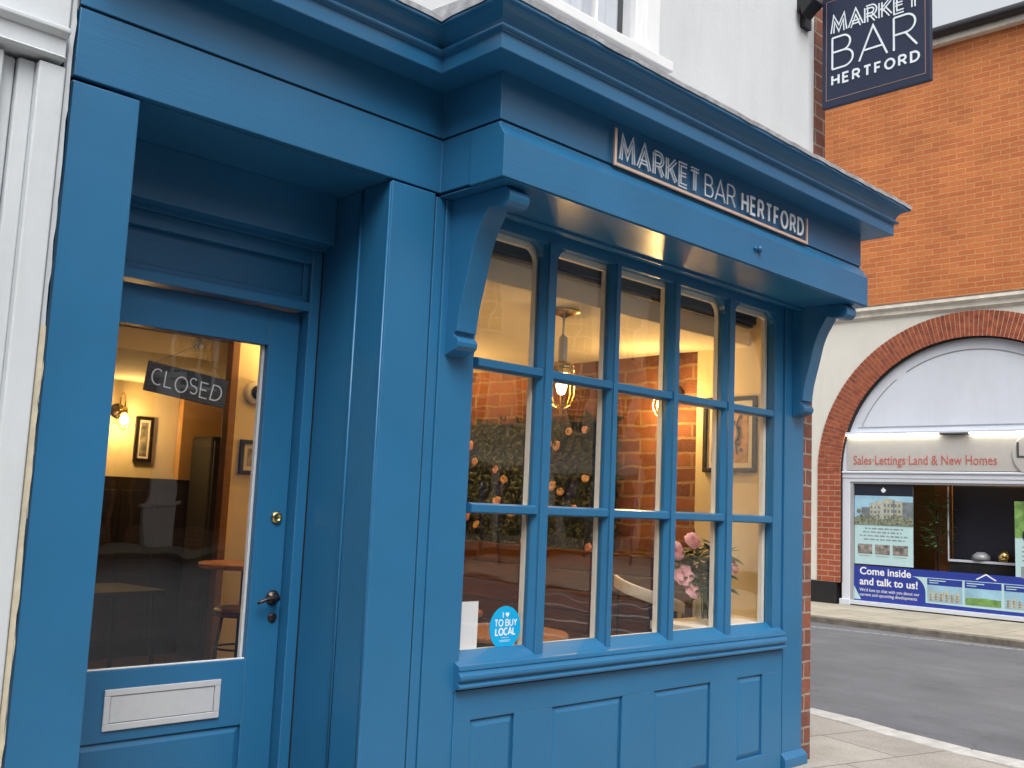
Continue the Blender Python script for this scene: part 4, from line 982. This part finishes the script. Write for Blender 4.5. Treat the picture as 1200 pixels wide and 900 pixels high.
MB().box(-8, -7.9, .4, 10, 0, 9.8).box(13.9, 14, .4, 10, 0, 9.8).box(-8, 14, 9.9, 10, 0, 9.8).build('outer_wall', M['est_brick'], E_)
ri = MB(); aa, ab = arc_pts(RI-.022), arc_pts(RI+.001)
for i in range(len(aa)-1): ri.prism([aa[i], ab[i], ab[i+1], aa[i+1]], 'y', .03, .16)
ri.box(AC-RI-.001, AC-RI+.022, .03, .16, .375, AZ).build('arch_gap', M['gap'], E_)
# tympanum
ty = MB(); ta = arc_pts(RI-.012, 48)
ty.prism([p_ for p_ in ta if p_[1] >= 2.98]+[(AC+math.sqrt((RI-.012)**2-.67**2), 2.98), (AC-math.sqrt((RI-.012)**2-.67**2), 2.98)][0:2], 'y', .10, .16)
ty.build('arch_panel', M['estwhite'], E_)
gr = MB()
for a, b in ((172, 128), (122, 62), (56, 8)):
    n = 20; P_ = []
    for i in range(n+1):
        w = R(a+(b-a)*i/n); P_.append((AC+(RI-.20)*math.cos(w), .098, AZ+.0+(RI-.20)*math.sin(w)))
    P_ = [p_ for p_ in P_ if p_[2] > 3.1]
    gr.tube(P_, .010, 6)
gr.box(AC-1.95, AC+1.95, .092, .1, 3.085, 3.10).build('panel_moulding', M['grey_metal'], E_)
# sign band, transom, window
fr = MB().box(AC-RI+.01, AC+RI-.01, .05, .2, 2.20, 2.325).box(AC-RI+.01, AC+RI-.01, .03, .05, 2.285, 2.318).box(AC-RI+.01, .555, .06, .2, 2.325, 3.0).box(4.845, AC+RI-.01, .06, .2, 2.325, 3.0)
fr.box(AC-RI+.01, .605, .06, .2, .03, 2.20).box(4.795, AC+RI-.01, .06, .2, .03, 2.20).box(.605, 4.795, .06, .2, 2.135, 2.20).box(.605, 4.795, .04, .2, .02, .09).box(AC-RI-.02, .62, .02, .06, 0, .10)
fr.build('shopfront_frame', M['estwhite'], E_, .006)
MB().box(.606, .662, .075, .18, .09, 2.135).box(.662, 4.795, .075, .18, 2.105, 2.135).build('window_frame', M['grey_metal'], E_, .004)
MB().box(.662, 4.79, .12, .126, .09, 2.105).build('window_glass', glass('estate glass', 1.25), E_)
MB().box(.555, 4.845, .05, .12, 2.335, 2.935).build('sign_panel', M['signbeige'], E_, .003)
MB().box(.56, 4.84, -.03, .1, 2.962, 3.0).build('light_hood', M['estwhite'], E_, .004)
sg = thing('sign_lettering', 'coral lettering Sales Lettings Land and New Homes on the beige sign band', 'lettering', EST, EROT)
text_mesh('text', 'Sales\u00b7Lettings\u00b7Land & New Homes', .225, M['redtext'], sg, lambda x, y, z: (.672+x, .047-z, 2.44+y), .002, width=2.40)
lg = thing('sign_logo', 'round cream logo plate with a dark letter L on the sign band', 'logo plate', EST, EROT)
MB().lathe([(.36, .05), (.36, .035), (.34, .028), (.01, .028)], (3.66, 0, 2.60), 'y', 40).build('plate', M['signbeige'], lg)
text_mesh('text', 'L', .36, M['darktext'], lg, lambda x, y, z: (3.345+x, .026-z, 2.55+y), .002)
for i, (xa, xb) in enumerate(((.57, 2.17), (2.67, 4.80))):
    t = thing('strip_light', ['glowing white strip light above the words Sales and Lettings', 'glowing white strip light above the words New Homes'][i], 'strip light', EST, EROT, 'strip lights over the sign band')
    MB().box(xa, xb, -.025, .03, 2.935, 2.9615).build('tube', M['tube'], t, .006)
MB().box(2.18, 2.66, -.015, .04, 2.946, 2.961).build('light_joint', M['grey_metal'], E_, .004)
# window graphics
def prints(): return MB()
P1 = thing('window_poster', 'tall pale blue poster with an apartment block picture in the shop window', 'poster', EST, EROT)
MB().box(.672, 1.70, .108, .112, .72, 2.10).build('sheet', M['poster_pale'], P1)
MB().box(.672, 1.70, .105, .108, 1.90, 2.10).build('heading', M['headnavy'], P1)
em = MB().prism([(1.17, 1.96), (1.21, 1.96), (1.235, 2.0), (1.19, 2.045), (1.145, 2.0)], 'y', .103, .105); em.build('emblem', M['white_print'], P1)
ph = MB().box(.672, 1.70, .105, .108, 1.40, 1.90); ph.build('picture_sky', M['printsky'], P1)
hm = MB()
for (a, b, h) in ((.95, 1.04, .34), (1.05, 1.17, .37), (1.18, 1.36, .41), (1.37, 1.52, .38)): hm.box(a, b, .103, .105, 1.44, 1.44+h)
hm.build('picture_building', M['printbuild'], P1)
hm = MB().box(1.52, 1.70, .1025, .105, 1.44, 1.80).box(1.36, 1.385, .102, .1028, 1.45, 1.84).box(.80, .95, .103, .105, 1.5, 1.70)
for i in range(5):
    for j in range(3): hm.box(1.20+i*.062, 1.235+i*.062, .102, .1028, 1.52+j*.095, 1.575+j*.095)
for i in range(3):
    for j in range(3): hm.box(.965+i*.065, .995+i*.065, .102, .1028, 1.52+j*.08, 1.56+j*.08)
hm.build('picture_shade', M['printbuild2'], P1)
gd = MB(); rn = random.Random(4)
gd.box(.672, 1.70, .100, .102, 1.40, 1.51)
for i in range(40): 
    x, z = rn.uniform(.69, 1.68), 1.46+abs(rn.gauss(0, .06)); q_ = rn.uniform(.015, .05)
    gd.prism([(max(.673, min(1.699, x+q_*math.cos(a)*rn.uniform(.7, 1.2))), max(1.401, z+q_*.8*math.sin(a))) for a in [k_*math.pi/4 for k_ in range(8)]], 'y', .0985-i*.00003, .100)
gd.build('picture_garden', M['printtree'], P1)
tx = MB()
for k_, (a, b) in enumerate(((.86, 1.53), (.82, 1.50), (.77, 1.62), (.84, 1.56))):
    x = a; zz = 1.335-k_*.062
    while x < b: 
        l_ = rn.uniform(.03, .10); tx.box(x, min(b, x+l_), .106, .108, zz-.012, zz+.012); x += l_+.022
for cx in (.86, 1.17, 1.48):
    tx.box(cx-.11, cx+.11, .106, .108, .86, .868)
tx.build('small_print', M['greytext'], P1)
im = MB()
for cx in (.86, 1.17, 1.48): im.box(cx-.13, cx+.13, .105, .108, .90, 1.065)
im.build('thumbnails', M['photo'], P1)
P2 = thing('window_poster', 'white poster with a green picture at the right of the shop window', 'poster', EST, EROT)
MB().box(3.30, 4.30, .108, .112, .58, 1.87).build('sheet', M['poster_pale'], P2, .0)
MB().box(3.30, 4.30, .105, .108, 1.30, 1.87).build('picture', M['printgreen'], P2)
MB().lathe([(.13, .105), (.13, .102), (.004, .102)], (3.54, 0, 1.34), 'y', 24).build('roundel', M['headnavy'], P2)
tx = MB()
for k_ in range(4): tx.box(3.40, 3.40+rn.uniform(.5, .8), .106, .108, 1.15-k_*.07, 1.17-k_*.07)
tx.box(3.38, 3.7, .1055, .108, .68, .86)
tx.build('small_print', M['greytext'], P2)
P3 = thing('window_banner', 'royal blue banner reading Come inside and talk to us along the shop window foot', 'banner', EST, EROT)
MB().box(.664, 4.79, .106, .111, .095, .695).build('sheet', M['royal'], P3)
MB().prism([(1.66, .575)]+[(1.66+.24*math.sin(R(a)), .315+.26*math.cos(R(a))) for a in range(10, 91, 10)]+[(1.90, .16), (4.79, .14), (4.79, .575)], 'y', .1045, .106).build('pale_field', M['poster_pale'], P3)
MB().prism([(.665, .34), (.665, .115), (.79, .115)], 'y', .1045, .106).build('pale_corner', M['poster_pale'], P3)
lt = text_mesh('slogan', 'Come inside\nand talk to us!', .185, M['white_print'], P3, lambda x, y, z: (.765+x*.95, .104-z, .545+y*.95), .001, bold=.004)
text_mesh('small_print', "We'd love to chat with you about our\ncurrent and upcoming developments", .078, M['white_print'], P3, lambda x, y, z: (.765+x*.86, .104-z, .255+y), .001)
for i in range(5):
    xa = 1.93+i*.60
    MB().box(xa, xa+.56, .102, .1045, .46, .565).build('panel_heading', M['royal'], P3)
    MB().box(xa, xa+.56, .102, .1045, .19, .455).build('panel_sky', M['printsky'], P3)
    hm = MB()
    if i != 1:
        for k_ in range(6): hm.box(xa+.03+k_*.085, xa+.10+k_*.085, .1, .102, .20, .30+rn.uniform(.0, .1))
        hm.build('panel_building', M['printbuild'], P3)
        hw_ = MB()
        for k_ in range(6):
            for j in range(3): hw_.box(xa+.042+k_*.085, xa+.066+k_*.085, .0988, .1, .215+j*.04, .238+j*.04)
        hw_.build('panel_windows', M['printbuild2'], P3)
    else:
        hm.prism([(xa+.01, .195), (xa+.55, .195), (xa+.55, .30), (xa+.3, .315), (xa+.01, .30)], 'y', .1, .102).build('panel_lawn', M['printgreen'], P3)
    tt = MB().box(xa+.03, xa+.30, .1, .102, .525, .54).box(xa+.03, xa+.18, .1, .102, .49, .503); tt.build('panel_caption', M['poster_pale'], P3)
rf = MB(); rf.prism([(2.70, .61), (2.86, .705), (3.02, .61), (3.0, .60), (2.86, .68), (2.72, .60)], 'y', .1035, .106); rf.build('roof_emblem', M['white_print'], P3)
# inside the estate agent's
MB().box(.3, 5.1, .2, 3.5, .0, .02).box(.3, 5.1, 3.4, 3.5, .02, 2.6).box(.28, .3, .2, 3.5, 0, 2.6).box(5.1, 5.12, .2, 3.5, 0, 2.6).box(.3, 5.1, .2, 3.5, 2.6, 2.65).build('office_lining', plain('dim office wall', (.10, .08, .06), .8, var=.2), E_)
MB().box(1.75, 2.05, .9, .94, .02, 2.5).build('office_panel', wood('orange office panel', (.22, .09, .03), (.32, .14, .05)), E_)
t = thing('display_screen', 'dark framed glass display unit inside the shop window', 'display', EST, EROT)
MB().box(2.12, 2.14, .5, .52, .85, 2.1).box(2.14, 3.5, .5, .52, .85, .89).build('frame', M['estwhite'], t, .003)
MB().box(2.14, 3.5, .7, .72, .89, 2.1).build('back_board', M['headnavy'], t)
MB().box(2.14, 3.5, .52, .9, .60, .85).build('shelf', M['black'], t, .004)
for i, (x, w, h) in enumerate(((2.62, .30, .14), (2.98, .20, .19), (3.30, .26, .20))):
    k_ = thing('display_ornament', ['low grey ornament on the display shelf', 'middle gold ornament on the display shelf', 'tall gold ornament at the right of the display shelf'][i], 'ornament', EST, EROT)
    MB().lathe([(w*.35, .89), (w*.5, .91), (w*.45, .89+h*.6), (w*.2, .89+h), (.005, .89+h)], (x, .60, 0), 'z', 14).build('body', M['brass'] if i else M['grey_metal'], k_, smooth=True)
t = thing('office_lamp', 'small warm round ceiling lamp glowing inside the estate agent office', 'ceiling lamp', EST, EROT)
MB().lathe([(.16, 2.6), (.17, 2.56), (.10, 2.52), (.01, 2.51)], (3.1, 1.6, 0), 'z', 20).build('shade', M['bulb'], t, smooth=True)
lamp_light('lamp_glow', (3.1, 1.6, 2.42), 35, .1, parent=t)
t = thing('office_plant', 'leafy green plant behind the estate agent window', 'plant', EST, EROT)
lv = MB()
for i in range(160):
    a = rn.uniform(0, 6.28); r_ = rn.uniform(0, .22); lv.leaf((1.93+r_*math.cos(a), .55+r_*math.sin(a)*.6, rn.uniform(1.0, 1.95)), (math.cos(a), math.sin(a), rn.uniform(-.4, .6)), (0, 0, 1), rn.uniform(.1, .2), rn.uniform(.04, .08))
lv.build('foliage', M['leaf'], t)
MB().tube([(1.93, .55, .5), (1.94, .55, 1.1), (1.92, .56, 1.7)], .018, 6).build('stem', M['bronze'], t)
MB().lathe([(.12, .02), (.17, .5), (.15, .5), (.01, .46)], (1.93, .55, 0), 'z', 18).build('pot', M['grey_metal'], t)

# ------------------------------------------------------------------ the terrace across the square, behind the camera (seen in the glass)
def terrace(name, label, x0, x1, y, h, mat, bays, ground):
    t = thing(name, label, 'building', (0, 0, 0))
    w = MB(); w.box(x0, x1, y-6, y, 0, h); w.build('wall', M[mat], t)
    MB().prism([(y+.15, h), (y-6.2, h), (y-3, h+2.2)], 'x', x0-.1, x1+.1).build('roof', M['roof'], t)
    MB().box(x0, x1, y, y+.2, h-.3, h).build('cornice', M['white_paint'], t)
    bw_ = (x1-x0)/bays
    for st in range(2):
        for i in range(bays):
            cx = x0+bw_*(i+.5); z0 = 4.2+st*2.9
            if z0+1.7 > h-.3: continue
            f = MB().box(cx-.55, cx+.55, y+.002, y+.05, z0, z0+1.7)
            f.build('window_glass', M['darkglass'], t)
            b2 = MB().box(cx-.62, cx-.52, y, y+.08, z0-.05, z0+1.75).box(cx+.52, cx+.62, y, y+.08, z0-.05, z0+1.75).box(cx-.62, cx+.62, y, y+.08, z0+1.68, z0+1.78).box(cx-.68, cx+.68, y, y+.14, z0-.12, z0-.03)
            for k_ in (-.18, .18): b2.box(cx+k_-.02, cx+k_+.02, y+.05, y+.07, z0, z0+1.7)
            for k_ in range(1, 4): b2.box(cx-.52, cx+.52, y+.05, y+.069, z0+k_*.425-.02, z0+k_*.425+.02)
            b2.build('window_frame', M['white_paint'], t)
    sf = MB()
    for i in range(bays): sf.box(x0+bw_*i+.35, x0+bw_*(i+1)-.35, y+.002, y+.04, .5, 2.6)
    sf.build('shop_glass', M['darkglass'], t)
    sp_ = MB()
    for i in range(bays+1): sp_.box(x0+bw_*i-.2, x0+bw_*i+.2, y, y+.12, 0, 2.9)
    sp_.box(x0, x1, y, y+.15, 2.75, 3.3); sp_.build('shop_pilasters', M[ground], t)
    return t
t = thing('sky_blocking_house', 'unseen tall brown brick house added on the left to block sky light', 'building', (0, 0, 0))  # added out of view: blocks sky from the left, darkening left-facing joinery
MB().box(-15, -7.5, -22, -5.5, 0, 12.5).build('wall', M['townbrick'], t)
MB().prism([(-15.1, 12.5), (-7.4, 12.5), (-11.2, 15)], 'y', -22.1, -5.4).build('roof', M['roof'], t)
for i in range(5):
    for st in range(3): MB().box(-7.52, -7.44, -20.5+i*3, -19.3+i*3, 3.6+st*2.9, 5.4+st*2.9).build('window', M['darkglass'], t)
terrace('white_terrace', 'pale terrace of shops with tall sash windows behind the camera across the square', 20.0, 30.0, -20.5, 10.2, 'town', 4, 'white_paint')
terrace('brick_terrace', 'red brick terrace of shops behind the camera across the square', -9, 19.8, -20.0, 9.6, 'townbrick', 9, 'black')
structure(MB().box(-60, 60, -45, -17.5, ROAD_Z-.1, 0.0).build('square_pavement', M['slabs_far']))
t = thing('added_dark_terrace', 'dark brick terrace added across the square to dim reflections in the bay glass', 'building', (0, 0, 0))  # added dark and tall so the right-hand bay panes reflect less brightness
MB().box(30.2, 52, -27, -20.2, 0, 13).build('wall', M['townbrick'], t)
MB().prism([(-20.1, 13), (-27.1, 13), (-23.5, 15)], 'x', 30.1, 52.1).build('roof', M['roof'], t)
for i in range(6):
    for st in range(3): MB().box(33.4+i*3, 34.6+i*3, -20.25, -20.17, 4+st*2.7, 5.7+st*2.7).build('window', M['darkglass'], t)
t = thing('white_column', 'white panelled column with a moulded cap standing against the brick terrace', 'column', (0, 0, 0))
MB().box(10.8, 11.62, -20.0, -19.75, 0, 1.05).box(10.72, 11.68, -20.0, -19.70, 1.05, 1.16).box(10.9, 11.55, -20, -19.8, 1.16, 4.3).build('shaft', M['white_paint'], t, .01)
MB().box(10.72, 11.68, -20.0, -19.68, 4.3, 4.5).build('cap', M['white_paint'], t, .01)
for i, (x, y, h) in enumerate(((18.4, -16.9, 2.2), (17.7, -15.2, 2.15), (21.3, -15.9, 2.35), (21.0, -13.5, 2.0))):
    t = thing('blue_post', ['thin blue steel post on the square nearest the white terrace', 'thin blue steel post on the square standing furthest from the other three', 'tallest thin blue steel post of the four on the square', 'shortest thin blue steel post of the four on the square'][i], 'post', (x, y, ROAD_Z), 0, 'blue posts on the square')
    MB().tube([(0, 0, 0), (0, 0, h)], .05, 10).tube([(0, 0, h*.55), (.22, 0, h)], .03, 8).build('post', M['royal'], t, smooth=True)
    MB().lathe([(.20, 0), (.20, .03), (.05, .05)], (0, 0, 0), 'z', 18).build('foot', M['grey_metal'], t)
